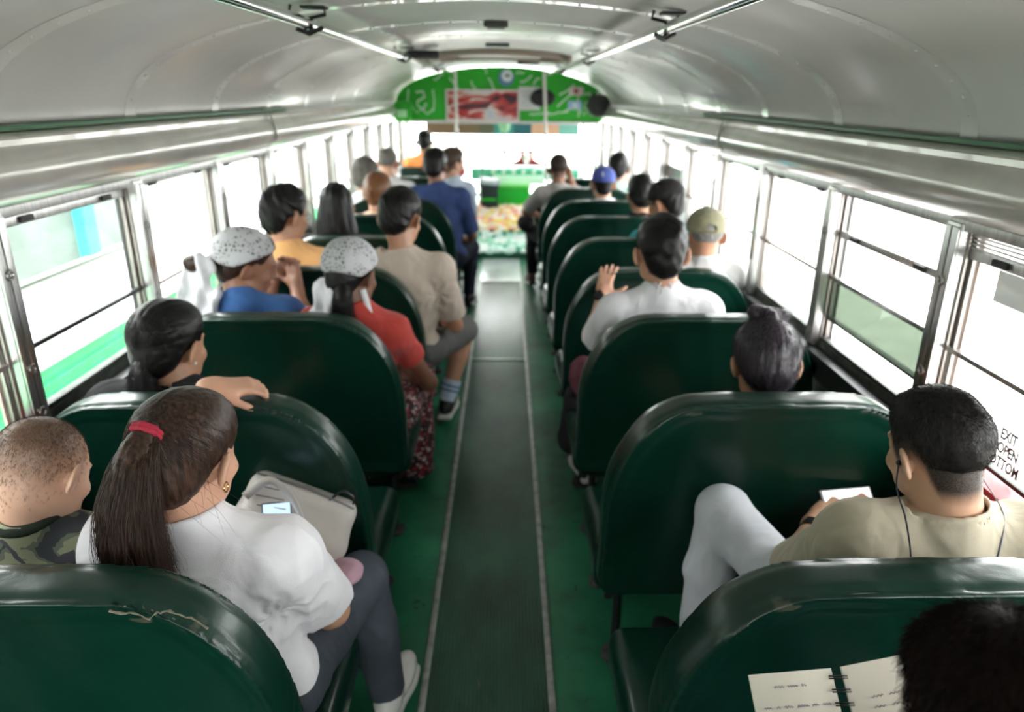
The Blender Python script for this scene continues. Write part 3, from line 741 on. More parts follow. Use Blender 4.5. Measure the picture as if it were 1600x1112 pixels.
LS = {1: ('green vinyl bench with torn top edge, behind the woman in the white tee', [(.242, -.085, .942, .022, .008), (.335, -.075, .922, .030, .010)]),
      2: ('green vinyl bench with a bare forearm resting on its top edge', [(.232, -.08, .962, .022, .006)]),
      3: ('green vinyl bench directly behind the two women in white lace headscarves', []),
      4: ('green vinyl bench behind the man in the sand beige tee and grey shorts', []),
      5: ('green vinyl bench behind the woman with long loose black hair', []),
      6: ('green vinyl bench behind the person with reddish hair in a bun', []),
      7: ('green vinyl bench behind the man in the navy shirt', []),
      8: ('green vinyl bench behind the balding grey-haired man', []),
      9: ('front left green vinyl bench behind the driver in orange', [])}
RS = {0: ('green vinyl bench under the person holding the open notebook', []),
      1: ('green vinyl bench with scuffed top edge, behind the man with earphones', [(-.262, -.08, .960, .026, .008)]),
      2: ('green vinyl bench in front of the knee in white trousers', [(-.218, -.08, .960, .028, .008)]),
      3: ('green vinyl bench behind the white-shirted man wearing a watch', []),
      4: ('green vinyl bench behind the person in the khaki cap', []),
      5: ('green vinyl bench behind the person in the teal shirt', []),
      6: ('green vinyl bench just in front of the person in the teal shirt', []),
      7: ('green vinyl bench behind the person in the royal blue cap', []),
      8: ('green vinyl bench behind the man in the grey tee', []),
      9: ('front right green vinyl bench beside the front door', [])}
def copy_tree(o, parent=None):
    c = o.copy(); COL.objects.link(c); c.parent = parent
    for ch in list(o.children): copy_tree(ch, c)
    return c
worn = []
for side, tab in ((-1, LS), (1, RS)):
    proto = make_seat(side); first = True
    for k, (lb, spots) in tab.items():
        if first: first = False; o = proto
        else: o = copy_tree(proto)
        o.location = (side*.752, SEATY(k), 0)
        tag(o, lb, 'bench seat', 'green vinyl bench seats in two rows')
        worn.append((o, k, side, spots))
for o, k, side, spots in worn:
        if spots:
            b = [c for c in o.children if c.name.startswith('backrest')][0]; b.data = b.data.copy(); b.data.materials[0] = mat_vinyl('worn_green_vinyl_%d_%d' % (side+1, k), spots)
b1 = [o for o, k, sd, sp in worn if k == 1 and sd < 0][0]
rg = random.Random(4); tp = [(-.645, .976), (-.60, .975), (-.552, .975), (-.530, .970), (-.505, .966), (-.484, .957), (-.470, .968), (-.452, .971), (-.422, .957), (-.392, .932)]
pts = []
for i in range(len(tp)-1):
    for j in range(4):
        t = j/4; x = tp[i][0]*(1-t)+tp[i+1][0]*t; z = tp[i][1]*(1-t)+tp[i+1][1]*t+rg.uniform(-.002, .002); pts.append((x, .902, z))
MB().tube(pts[10:], .003, 6, rs=[.0006+.0022*rg.random() for _ in pts[10:]]).build('torn_edge', simple('frayed_foam', (.13, .115, .085), .9, 0, .4, 80), b1)

# ================================================================== OUTSIDE
tag(MB().box((0, 8, -.98), (60, 70, .06)).build('ground', simple('pale_concrete', (.42, .41, .39), .9, 0, .1, 2), smooth=False), kind='structure')
sh = empty('roadside_building', (-3.0, 6, -.95), 'long green and white roadside building seen through the left windows', 'building')
mb = MB()
mb.box((-3.08, 5, -.49), (.1, 26, .92))
for i in range(8): mb.box((-3.02, 5, -.86+i*.1), (.03, 26, .022), bev=.005)
mb.build('green_base', simple('mint_green_paint', (.035, .42, .15), .5, 0, .3, 5), sh)
MB().box((-3.05, 5, .0), (.14, 26, .06)).box((-3.12, 5, .25), (.06, 26, .45)).build('white_ledge', simple('white_wall_paint', (.8, .8, .78), .6), sh)
MB().box((-4.6, 5, .8), (.1, 26, 3.5)).build('back_wall', simple('off_white_wall', (.62, .66, .62), .8, 0, .1, 3), sh)
MB().box((-3.4, -.4, 1.15), (.9, 13.2, 1.15)).build('fascia', simple('grey_green_fascia', (.17, .215, .19), .7, 0, .3, 2), sh)
for y in (-2.0, 5.18): MB().box((-2.93, y, .80), (.10, .15, .42)).build('post', simple('teal_post', (.05, .5, .46), .5), sh)

# ================================================================== PEOPLE
def mat_skin(name, col, stub=(.05, .035, .03)):
    if name in _mc: return _mc[name]
    m, nt, b = newmat(name)
    v = coords(nt); n = N(nt, 'ShaderNodeTexNoise', Scale=14.0, Detail=4.0); nt.links.new(v, n.inputs['Vector'])
    c = ramp(nt, n.outputs['Fac'], [(.3, [x*.88 for x in col]), (.7, [min(1, x*1.08) for x in col])])
    at = N(nt, 'ShaderNodeAttribute'); at.attribute_name = 'stubble'
    n2 = N(nt, 'ShaderNodeTexNoise', Scale=420.0, Detail=2.0); nt.links.new(v, n2.inputs['Vector'])
    mm = N(nt, 'ShaderNodeMath', operation='MULTIPLY_ADD'); nt.links.new(n2.outputs['Fac'], mm.inputs[0]); mm.inputs[1].default_value = .5; mm.inputs[2].default_value = .75
    m2 = N(nt, 'ShaderNodeMath', operation='MULTIPLY', use_clamp=True); nt.links.new(at.outputs['Fac'], m2.inputs[0]); nt.links.new(mm.outputs[0], m2.inputs[1])
    c = mixc(nt, m2.outputs[0], c, stub)
    at2 = N(nt, 'ShaderNodeAttribute'); at2.attribute_name = 'lip'
    c = mixc(nt, at2.outputs['Fac'], c, (col[0]*.75, col[1]*.4, col[2]*.42))
    nt.links.new(c, b.inputs['Base Color']); b.inputs['Roughness'].default_value = .48
    b.inputs['Subsurface Weight'].default_value = .12; b.inputs['Subsurface Radius'].default_value = (.012, .005, .003); b.inputs['Subsurface Scale'].default_value = .6
    n3 = N(nt, 'ShaderNodeTexNoise', Scale=240.0, Detail=2.0); nt.links.new(v, n3.inputs['Vector']); bump(nt, b, n3.outputs['Fac'], .12, .001)
    _mc[name] = m; return m
def mat_cloth(name, col, rough=.85, var=.06, weave=900):
    if name in _mc: return _mc[name]
    m, nt, b = newmat(name)
    v = coords(nt); n = N(nt, 'ShaderNodeTexNoise', Scale=9.0, Detail=5.0); nt.links.new(v, n.inputs['Vector'])
    c = ramp(nt, n.outputs['Fac'], [(.3, [x*(1-var) for x in col]), (.7, [min(1, x*(1+var)) for x in col])])
    nt.links.new(c, b.inputs['Base Color']); b.inputs['Roughness'].default_value = rough
    b.inputs['Sheen Weight'].default_value = .12 if max(col) > .2 else 0.0; b.inputs['Specular IOR Level'].default_value = .3
    n3 = N(nt, 'ShaderNodeTexNoise', Scale=weave, Detail=1.0); nt.links.new(v, n3.inputs['Vector'])
    v4 = coords(nt, (1.0, 1.5, .6)); n4 = N(nt, 'ShaderNodeTexNoise', Scale=11.0, Detail=2.0, Distortion=.7); nt.links.new(v4, n4.inputs['Vector'])
    n = n4
    ma = N(nt, 'ShaderNodeMath', operation='MULTIPLY_ADD'); nt.links.new(n3.outputs['Fac'], ma.inputs[0]); ma.inputs[1].default_value = .06; nt.links.new(n.outputs['Fac'], ma.inputs[2])
    bump(nt, b, ma.outputs[0], .5, .03)
    _mc[name] = m; return m
def mat_hair(name, col, hi=None, rough=.42):
    if name in _mc: return _mc[name]
    hi = hi or tuple(min(1, x*2.2+.004) for x in col)
    m, nt, b = newmat(name)
    v = coords(nt, (160, 160, 14)); n = N(nt, 'ShaderNodeTexNoise', Scale=1.0, Detail=4.0); nt.links.new(v, n.inputs['Vector'])
    c = ramp(nt, n.outputs['Fac'], [(.35, col), (.75, hi)])
    nt.links.new(c, b.inputs['Base Color']); b.inputs['Roughness'].default_value = rough
    b.inputs['Specular IOR Level'].default_value = .28; bump(nt, b, n.outputs['Fac'], .5, .002)
    _mc[name] = m; return m
def folds(seed, amp=.004, f=26.0, R=None):
    rg = np.random.RandomState(seed); d = rg.normal(size=(6, 3)); d /= np.linalg.norm(d, axis=1)[:, None]; ph = rg.uniform(0, 6, 6)
    def g(X, Y, Z):
        dot = lambda i: X*d[i, 0]+Y*d[i, 1]+Z*d[i, 2]
        w1 = np.sin(f*.35*dot(3)+ph[3]); w2 = np.sin(f*.3*dot(4)+ph[4])
        a = 1-np.abs(np.sin(f*dot(0)*.55+1.7*w1+ph[0])); b = 1-np.abs(np.sin(f*dot(1)*.7+1.5*w2+ph[1])); c = np.sin(f*.5*dot(2)+w1*2+ph[2])
        return -(.8*amp*(a**2)*np.clip(w2+.4, 0, 1)*1.5+amp*(b**3)*np.clip(w1+.2, 0, 1)+amp*.5*c)
    return g
def unit(v): v = np.array(v, float); return v/max(np.linalg.norm(v), 1e-9)
def hand(s, wr, d, nrm, side, curl=(.3, .5, .4), spread=.10, sc=1.0, thumb=(.75, .35, -.1)):
    """wr wrist, d towards the fingers, nrm out of the back of the hand, side +1/-1: thumb side is cross(d,nrm)*side"""
    wr = np.array(wr, float); d = unit(d); nrm = np.array(nrm, float); nrm = unit(nrm-d*(nrm@d)); l = np.cross(d, nrm)*side
    R = np.stack([l, d, nrm], 1)
    s.cap(wr-d*.02*sc, wr+d*.03*sc, .026*sc, .024*sc, .02)
    s.box(wr+d*.052*sc, np.array([.036, .040, .013])*sc, R, .012*sc, .014)
    s.ell(wr+d*.035*sc+l*.022*sc-nrm*.006*sc, np.array([.018, .03, .014])*sc, R, .012)
    for i, (o, L, r) in enumerate(((.030, .070, .0088), (.010, .079, .0090), (-.011, .073, .0086), (-.030, .057, .0076))):
        an = spread*(1.5-i)*.9; fd = unit(d*math.cos(an)+l*math.sin(an)); p = wr+d*.088*sc+l*o*sc+nrm*.001
        a = 0; ph = [.45, .32, .23]; pr = r*sc
        for j in range(3):
            a += curl[j]*(1+.08*i); v = fd*math.cos(a)-nrm*math.sin(a); q = p+v*L*ph[j]*sc*1.05
            s.cap(p, q, pr, pr*.92, .004 if j else .009); p = q; pr *= .92
    p = wr+d*.020*sc+l*.026*sc; v = unit(l*thumb[0]+d*(1-abs(thumb[0]))*1.4-nrm*thumb[1])
    q = p+v*.038*sc; s.cap(p, q, .0135*sc, .011*sc, .012); v2 = unit(v+d*.75-nrm*.1); q2 = q+v2*.03*sc; s.cap(q, q2, .0108*sc, .0095*sc, .004)
    v3 = unit(v2+d*.3-nrm*.15); s.cap(q2, q2+v3*.022*sc, .0095*sc, .008*sc, .004)
def head_prims(s, hd, R, sc, face=True):
    T = lambda x, y, z: np.array(hd)+R@(np.array([x, y, z])*sc)
    E = lambda c, r, k, op='add', RR=None: s.ell(T(*c), np.array(r)*sc, R if RR is None else R@RR, k*sc, op)
    E((0, -.014, .034), (.0735, .094, .080), .02)
    E((0, .030, -.012), (.062, .062, .080), .03)
    E((0, .058, -.078), (.030, .028, .026), .03)
    E((.034, .028, -.062), (.024, .042, .026), .03); E((-.034, .028, -.062), (.024, .042, .026), .03)
    if face:
        E((0, .086, .026), (.042, .014, .010), .014)                       # brow
        for a in (-1, 1):
            E((a*.031, .098, .008), (.016, .014, .011), .010, 'sub')
            E((a*.031, .077, .008), (.0125, .0125, .0115), .004)           # eyeball with lid
            E((a*.042, .066, -.024), (.020, .018, .018), .018)             # cheek
            E((a*.012, .097, -.028), (.009, .009, .008), .006)             # nostril wing
        s.cap(T(0, .088, .014), T(0, .108, -.024), .007*sc, .0105*sc, .012*sc)
        E((0, .090, -.050), (.022, .009, .0055), .006); E((0, .088, -.060), (.019, .009, .006), .006)
        E((0, .105, -.0550), (.020, .012, .0016), .002, 'sub')
    for a in (-1, 1):                                                       # ears
        RR = rotm(a*.68, 0, a*.16)
        E((a*.0850, -.010, -.010), (.0080, .0210, .034), .004, 'add', RR)
        E((a*.0905, .000, -.006), (.0060, .0110, .019), .003, 'sub', RR)
        E((a*.0715, .004, -.020), (.008, .010, .014), .008, 'add')
def hairline(Y, pts): return np.interp(Y, [p[0] for p in pts], [p[1] for p in pts])
HL = dict(fade=[(-.12, -.058), (-.07, -.062), (-.048, -.055), (-.030, .000), (-.012, .022), (.012, .018), (.024, -.012), (.036, .004), (.05, .050), (.075, .072), (.1, .085)],
          man=[(-.12, -.088), (-.07, -.094), (-.050, -.085), (-.034, -.020), (-.012, .022), (.012, .018), (.024, -.012), (.036, .004), (.05, .050), (.075, .072), (.1, .085)],
          boy=[(-.12, -.085), (-.05, -.07), (0, -.02), (.03, .0), (.06, .055), (.1, .09)],
          up=[(-.12, -.090), (-.06, -.098), (-.034, -.070), (-.018, -.015), (.02, .015), (.04, .006), (.055, .050), (.075, .072), (.1, .085)],
          thin=[(-.12, -.05), (-.06, -.055), (-.03, .0), (.02, .01), (.05, .02), (.09, .03)])
def hair_field(kind, t=.010, top=.0, seed=1, rough=.0012, tie=None, line='man'):
    s = SDF(); rg = np.random.RandomState(seed)
    s.ell((0, -.014, .036), (.0755+t, .0965+t, .083+t*.9+top*.3), k=.01)
    if line in ('man', 'up'): s.ell((0, -.050, -.030), (.052+t, .046+t, .062), None, .03)
    if top: s.ell((0, .008, .060), (.066+t*.5, .088+t*.5, .062+top), k=.02)
    if kind == 'long':
        s.ell((0, -.045, -.05), (.096, .062, .11), k=.03); s.ell((0, -.05, -.13), (.112, .048, .12), k=.03)
    pts = HL[line]
    def cut(D, X, Y, Z):
        zl = hairline(Y, pts)+.004*np.sin(90*Y)+0*Z
        if kind == 'long': zl = np.where(Y < .03, -.30, zl)
        D = D+np.clip(zl+.045-Z, 0, .05)*(.16 if kind != 'long' else 0)
        c = (zl-Z)*.75; e = np.maximum(.010-np.abs(D-c), 0)/.010
        return np.maximum(D, c)+e*e*.0025
    s.post.append(cut)
    if tie is not None:
        tv = unit(tie); ax = unit(np.cross(tv, [0, 0, 1])); ay = np.cross(tv, ax)
        def g(X, Y, Z):
            a = np.arctan2(X*ax[0]+Y*ax[1]+Z*ax[2], X*ay[0]+Y*ay[1]+Z*ay[2])
            return rough*(np.sin(38*a+3*np.sin(5*a))+.6*np.sin(87*a+2*np.sin(9*a)))
        s.disp(g)
    else:
        d = rg.normal(size=(5, 3))*np.array([1, .55, .55])
        def g(X, Y, Z):
            w = sum(np.sin((150 if i else 60)*(X*d[i, 0]+Y*d[i, 1]+Z*d[i, 2])+i) for i in range(5))
            return rough*w*.7
        s.disp(g)
    return s
def tubes(name, paths, r, mat, parent, taper=True):
    """paths (n, m, 3): thin three-sided strands in one mesh"""
    n, m, _ = paths.shape; t = np.gradient(paths, axis=1); t /= np.maximum(np.linalg.norm(t, axis=2, keepdims=True), 1e-9)
    up = np.array([.31, .22, .93]); a = np.cross(t, up); a /= np.maximum(np.linalg.norm(a, axis=2, keepdims=True), 1e-9); b = np.cross(t, a)
    rr = (np.linspace(1, .25, m) if taper else np.ones(m))[None, :, None]*r
    V = np.stack([paths+rr*(a*math.cos(q)+b*math.sin(q)) for q in (0, 2.094, 4.189)], 2).reshape(-1, 3)
    i = (np.arange(n)[:, None]*m+np.arange(m-1)[None, :]).ravel()*3
    F = np.concatenate([np.stack([i+k, i+(k+1) % 3, i+3+(k+1) % 3, i+3+k], 1) for k in range(3)])
    return npmesh(name, V, F, mat, parent)
def fur(name, P, F, n, length, comb, mat, parent, seed=0, r=.00035, mask=None, lift=.6, m=4):
    rg = np.random.RandomState(seed); nr = vnormals(P, F)
    idx = np.arange(len(P)) if mask is None else np.where(mask(P))[0]
    idx = rg.choice(idx, n); p = P[idx]+rg.normal(scale=.0015, size=(n, 3)); nn = nr[idx]
    c = comb(p) if callable(comb) else np.repeat(np.array([comb], float), n, 0)
    c = c-nn*(c*nn).sum(1)[:, None]; c /= np.maximum(np.linalg.norm(c, axis=1), 1e-9)[:, None]
    c = c+rg.normal(scale=.25, size=(n, 3)); L = length*rg.uniform(.6, 1.15, n)[:, None]
    t = np.linspace(0, 1, m)[None, :, None]
    path = p[:, None, :]-nn[:, None, :]*.002+(nn[:, None, :]*lift*t*(1-.5*t)+c[:, None, :]*(t**1.3)*(1-lift*.4))*L[:, None, :]
    return tubes(name, path, r, mat, parent)

def torso(s, q, inf, k=.05, belly=0.0):
    pel, nb, SL, SR, b = q['pel'], q['nb'], q['SL'], q['SR'], q['bulk']
    ex = unit(SR-SL); up = unit(nb-pel); ey = unit(np.cross(up, ex)); ex2 = np.cross(ey, up); R = np.stack([ex2, ey, up], 1)
    L = np.linalg.norm(nb-pel); hw = np.linalg.norm(SR-SL)/2
    s.ell(pel+up*.01, np.array([.150*b+inf, .110*b+inf, .10+inf]), R, k)
    s.ell(pel+up*L*.36+ey*belly, np.array([.128*b+inf, .095*b+inf+belly, L*.30]), R, k)
    s.ell(pel+up*L*.66, np.array([hw*.86*(.5+b*.5)+inf, .098*b+inf, L*.30]), R, k)
    s.cap(SL+ex*.03-up*.02, SR-ex*.03-up*.02, .050*b+inf, None, k)
    for S, a in ((SL, 1), (SR, -1)):
        s.cap(nb+up*.005, S-up*.0, .040+inf*.6, .046*b+inf, k*.8); s.ell(S-up*.012, np.array([.050, .052, .058])*b+inf, R, k*.6)
    q['up'], q['ex'], q['ey'], q['R'] = up, ex, ey, R
def limb(s, a, b_, ra, rb, k=.02, cut=True):
    a, b_ = np.array(a, float), np.array(b_, float); n = unit(b_-a); lo = np.minimum(a-ra, b_-rb); hi = np.maximum(a+ra, b_+rb); ba = b_-a; L = ba@ba
    def f(X, Y, Z):
        px, py, pz = X-a[0], Y-a[1], Z-a[2]; t = np.clip((px*ba[0]+py*ba[1]+pz*ba[2])/L, 0, 1)
        d = np.sqrt((px-t*ba[0])**2+(py-t*ba[1])**2+(pz-t*ba[2])**2)-(ra+(rb-ra)*t)
        return np.maximum(d, (X-b_[0])*n[0]+(Y-b_[1])*n[1]+(Z-b_[2])*n[2]) if cut else d
    s.fn(lo, hi, f, k)
def shoe(root, ank, d, mat, sole, sc=1.0, ground=None, name='shoe'):
    ank = np.array(ank, float); d = unit([d[0], d[1], 0]); l = np.array([d[1], -d[0], 0]); R = np.stack([l, d, [0, 0, 1]], 1)
    z0 = ank[2]-.085*sc if ground is None else ground
    f = SDF(); b = np.array([ank[0], ank[1], z0])
    f.ell(b+d*.095*sc+[0, 0, .045*sc], np.array([.044, .105, .038])*sc, R, .02); f.ell(b-d*.01*sc+[0, 0, .055*sc], np.array([.036, .048, .045])*sc, R, .02)
    f.cap(b+[0, 0, .06*sc], b+d*.01+[0, 0, .095*sc], .038*sc, .036*sc, .02); f.cutplane(b+[0, 0, .018*sc], (0, 0, -1)); f.cutplane(b+[0, 0, .105*sc], (0, 0, 1))
    o, P, F = field(f, name, mat, .006, root)
    g = SDF(); g.box(b+d*.055*sc+[0, 0, .014*sc], np.array([.040, .125, .014])*sc, R, .013*sc); g.ell(b+d*.11*sc+[0, 0, .014*sc], np.array([.047, .07, .014])*sc, R, .02)
    field(g, 'sole', sole, .006, o)
    return o
M_SOLE = simple('white_rubber_sole', (.6, .6, .58), .6)
def person(name, label, hd, nb, pel, SL, SR, yaw=0, pitch=.25, roll=0, sc=1.05, bulk=1.0, skin=None, shirt=None, h=.009,
           armL=None, armR=None, sleeve=.75, hair='short', hairmat=None, line='man', ht=.008, top=.006, trousers=None, legs=None,
           shoes=None, seed=1, foldamp=.0055, collar='crew', rough=.0012, tie=None, stub=None, shortleg=False, belly=0.0, sleeve_r=1.0, fur_n=0, neck_r=.048, glasses=False, extra=None, shirtfn=None, furL=.012, kid=1.0, hairextra=None, bodyfur=None, fuzz_r=.00025):
    V = lambda v: np.array(v, float)
    q = dict(pel=V(pel), nb=V(nb), SL=V(SL), SR=V(SR), bulk=bulk); hd = V(hd); R = rotm(yaw, pitch, roll)
    root = empty('person', (pel[0], pel[1], 0), label, 'person')
    s = SDF(); torso(s, q, -.010, belly=belly)
    up = q['up']
    head_prims(s, hd, R, sc)
    s.cap(hd+R@V((0, -.022, -.045))*sc, q['nb'], neck_r*sc, neck_r*1.05, .025)
    s.cap(hd+R@V((0, -.040, -.03))*sc, q['nb']-up*.01, .036*sc, .040, .03)
    arms = []
    for S, arm, side in ((q['SL'], armL, -1), (q['SR'], armR, 1)):
        if arm is None:
            el = S+V((side*.03, .10, -.25))*kid; wr = el+V((-side*.10, .22, -.02))*kid; arm = dict(el=el, wr=wr)
        el, wr = V(arm['el']), V(arm['wr']); arms.append((S, el, wr))
        ra = .040*bulk*kid; s.cap(S, S+(el-S)*.5, ra*1.05, ra, .02); s.cap(S+(el-S)*.5, el, ra, .034*kid, .02)
        s.cap(el, el+(wr-el)*.35, .036*kid, .037*kid*bulk**.5, .02); s.cap(el+(wr-el)*.35, wr, .036*kid*bulk**.5, .0235*kid, .02)
        hd_ = arm.get('hd', unit(wr-el)); hn = arm.get('hn', (0, 0, 1))
        # thumb lies towards the body midline when the back of the hand is up
        ls = np.cross(unit(hd_), unit(hn)); ss = arm.get('side', 1.0 if ls@(q['ex']*(-side)) > 0 else -1.0)
        hand(s, wr, hd_, hn, ss, arm.get('curl', (.35, .45, .35)), arm.get('spread', .08), arm.get('sc', .95*kid), arm.get('thumb', (.6, .35)))
    legs = legs or {}
    LG = []
    for side, key in ((-1, 'L'), (1, 'R')):
        hip = q['pel']+q['ex']*side*.085*kid+V((0, .02, -.01)); kn, an = legs.get(key, (hip+V((side*.03, .36, .0))*kid, hip+V((side*.03, .34, -.40))*kid))
        kn, an = V(kn), V(an); LG.append((hip, kn, an))
        s.cap(hip, kn, .072*kid, .050*kid, .03); s.cap(kn, kn+(an-kn)*.4, .050*kid, .050*kid, .02); s.cap(kn+(an-kn)*.4, an, .048*kid, .034*kid, .02)
        if shoes is None: s.ell(an+V((0, .06, -.05)), (.035, .10, .03), None, .03)
    def stubf(P):
        L = (P-hd)@R/sc
        if stub is None: return np.zeros(len(P))
        near = np.clip((.13-np.linalg.norm(L, axis=1))/.01, 0, 1)
        zl = hairline(L[:, 1], HL[line if stub.get('line') is None else stub['line']])
        return near*np.clip((L[:, 2]-zl+stub.get('ext', .02))/stub.get('w', .03), 0, 1)*stub.get('v', .8)*(np.abs(L[:, 0]) < .0735+.02*(L[:, 2] > .03))
    def lipf(P):
        L = (P-hd)@R/sc; return np.clip(1-np.sqrt((L[:, 0]/.024)**2+((L[:, 1]-.092)/.012)**2+((L[:, 2]+.055)/.011)**2), 0, .5)*2
    body, BPp, BFf = field(s, 'body', skin, h, root, attrs={'stubble': stubf, 'lip': lipf})
    if glasses:
        mb = MB()
        for a in (-1, 1):
            c = [tuple(hd+R@V((a*.032+.021*math.cos(t), .098-abs(math.cos(t))*.002, .006+.016*math.sin(t)))*sc) for t in [2*math.pi*i/16 for i in range(16)]]
            mb.tube(c, .0016, 5, True); mb.tube([tuple(hd+R@V((a*.053, .094, .01))*sc), tuple(hd+R@V((a*.078, .01, .012))*sc)], .0018, 5)
        mb.tube([tuple(hd+R@V((-.011, .1, .01))*sc), tuple(hd+R@V((.011, .1, .01))*sc)], .0016, 5)
        mb.build('glasses', M_BLKMET, root)
    if shirt is not None:
        c = SDF(); torso(c, q, .012, belly=belly)
        for (S, el, wr) in arms:
            if sleeve <= 1: limb(c, S, S+(el-S)*sleeve, .056*bulk*sleeve_r*kid, .052*bulk*sleeve_r*kid, .03)
            else:
                c.cap(S, el, .054*bulk*sleeve_r*kid, .045*kid, .03); limb(c, el, el+(wr-el)*(sleeve-1), .045*kid, .034*kid, .02)
        c.cutplane(q['pel']-up*.03, -up)
        nax = unit(hd+R@V((0, -.03, -.05))*sc-q['nb']); nr_ = neck_r*1.06+.005; nc = q['nb']+nax*.032
        c.cap(q['nb']-nax*.03, nc-nax*.008, nr_+.010, nr_+.004, .03)
        if shirtfn: shirtfn(c, q)
        c.disp(folds(seed, foldamp, 30))
        def hole(X, Y, Z):
            px, py, pz = X-nc[0], Y-nc[1], Z-nc[2]; hz = px*nax[0]+py*nax[1]+pz*nax[2]
            rad = np.sqrt(np.maximum(px**2+py**2+pz**2-hz**2, 0)); return np.maximum(rad-nr_+.001, -hz-.035)
        c.fn(nc-.12, nc+.12, hole, .003, 'sub')
        top_ = nc-nax*.002; nn_ = unit(nax+q['ey']*.22)
        c.post.append(lambda D, X, Y, Z: np.where((X-nc[0])**2+(Y-nc[1])**2+(Z-nc[2])**2 < .09**2, np.maximum(D, (X-top_[0])*nn_[0]+(Y-top_[1])*nn_[1]+(Z-top_[2])*nn_[2]-(.016 if collar == 'polo' else .002)), D))
        if collar == 'crew' or collar == 'polo':
            a1 = unit(np.cross(nax, q['ex'])); a2 = np.cross(nax, a1); tilt = .22
            na = unit(nax+q['ey']*tilt); rr = nr_+.004
            hh = .006 if collar == 'crew' else .017
            def ring(X, Y, Z, c0=nc-nax*.010):
                px, py, pz = X-c0[0], Y-c0[1], Z-c0[2]; hz = px*na[0]+py*na[1]+pz*na[2]
                rad = np.sqrt(np.maximum(px**2+py**2+pz**2-hz**2, 0)); return np.sqrt((rad-rr)**2*1.0+(np.maximum(np.abs(hz-hh*.6)-hh, 0))**2)-.0045
            c.fn(nc-.11, nc+.11, ring, .004)
        so, SP, SF = field(c, 'shirt', shirt, h, root, rl=1)
    if trousers is not None:
        c = SDF(); b = bulk; c.ell(q['pel'], (.165*b, .135*b, .105), None, .04)
        for hip, kn, an in LG:
            if shortleg: c.cap(hip, hip+(kn-hip)*.8, .088*kid, .075*kid, .03); limb(c, hip+(kn-hip)*.6, hip+(kn-hip)*1.02, .076*kid, .074*kid, .02)
            else:
                c.cap(hip, kn, .086*kid, .064*kid, .03); c.cap(kn, kn+(an-kn)*.4, .062*kid, .060*kid, .02); limb(c, kn+(an-kn)*.4, kn+(an-kn)*.97, .060*kid, .050*kid, .02)
        c.disp(folds(seed+7, .004, 34))
        field(c, 'trousers', trousers, h, root)
    if shoes:
        for hip, kn, an in LG: shoe(root, an, (an-hip)*np.array([.5, 1, 0])+V((0, .1, 0)), shoes[0], shoes[1], kid)
    xf = lambda P: (P*sc)@R.T+hd
    if bodyfur:
        zoff, nfur, lf, fadew = bodyfur
        def msk(P):
            L = (P-hd)@R/sc; return (np.linalg.norm(L*np.array([1, .85, .9]), axis=1) < .115) & ((L[:, 2]-hairline(L[:, 1], HL[line])-zoff)/fadew > np.random.RandomState(3).uniform(0, 1, len(L))) & (np.abs(L[:, 0]) < .0745)
        def comb0(p):
            L = (p-hd)@R; return np.stack([L[:, 0]*1.2, L[:, 1]*.8+.02, -np.ones(len(L))*.06], 1)@R.T
        fur('hair_fuzz', BPp, BFf, nfur, lf, comb0, hairmat, body, seed+3, r=fuzz_r, mask=msk, lift=.5, m=3)
    ho = None
    if hair:
        f = hair_field(hair, ht, top, seed, rough, tie, line)
        if hairextra: hairextra(f)
        ho, HP, HF = field(f, 'hair', hairmat, min(h, .006) if h < .008 else .007, root, xf=xf, rl=1)
        if fur_n:
            fwd = R@V((0, .55, -.9)); 
            def comb(p):
                L = (p-hd)@R; d = np.stack([L[:, 0]*1.5, L[:, 1]*1.2+.02, -np.ones(len(L))*.06+0*L[:, 2]], 1); return d@R.T
            fur('hair_strands', HP, HF, fur_n, furL, comb, hairmat, ho, seed)
    info = dict(root=root, hd=hd, R=R, q=q, arms=arms, legs=LG, hair=ho, xf=xf, sc=sc, body=body, BP=BPp, BF=BFf)
    if extra: extra(info)
    return info

S_LIGHT = mat_skin('light_tan_skin', (.56, .31, .21)); S_BOY = mat_skin('fair_skin', (.62, .38, .27), (.13, .075, .05)); S_TAN = mat_skin('tan_skin', (.46, .24, .15))
S_BROWN = mat_skin('brown_skin', (.30, .14, .085)); S_DARK = mat_skin('deep_brown_skin', (.17, .075, .045))
S_Q = mat_skin('warm_tan_skin', (.50, .29, .19), (.02, .015, .013))
H_BLACK = mat_hair('black_hair', (.002, .0018, .0018), (.009, .008, .008)); H_BROWN = mat_hair('dark_brown_hair', (.014, .007, .005), (.07, .035, .022))
H_GREY = mat_hair('grey_hair', (.12, .115, .11), (.30, .29, .28), .6); H_AUB = mat_hair('auburn_hair', (.10, .035, .015), (.28, .13, .06)); H_SALT = mat_hair('salt_pepper_hair', (.05, .045, .04), (.2, .18, .16), .55)
T_WHITE = mat_cloth('white_cotton', (.78, .76, .80)); T_BLACK = mat_cloth('black_cotton', (.012, .012, .014)); T_BEIGE = mat_cloth('beige_cotton', (.44, .385, .29)); T_SAND = mat_cloth('sand_cotton', (.50, .42, .35))
T_RED = mat_cloth('coral_red_cotton', (.42, .045, .035)); T_BLUE = mat_cloth('blue_cotton', (.035, .11, .30)); T_NAVY = mat_cloth('navy_print_cotton', (.035, .06, .17), .85, .3); T_ORANGE = mat_cloth('apricot_cotton', (.75, .40, .16))
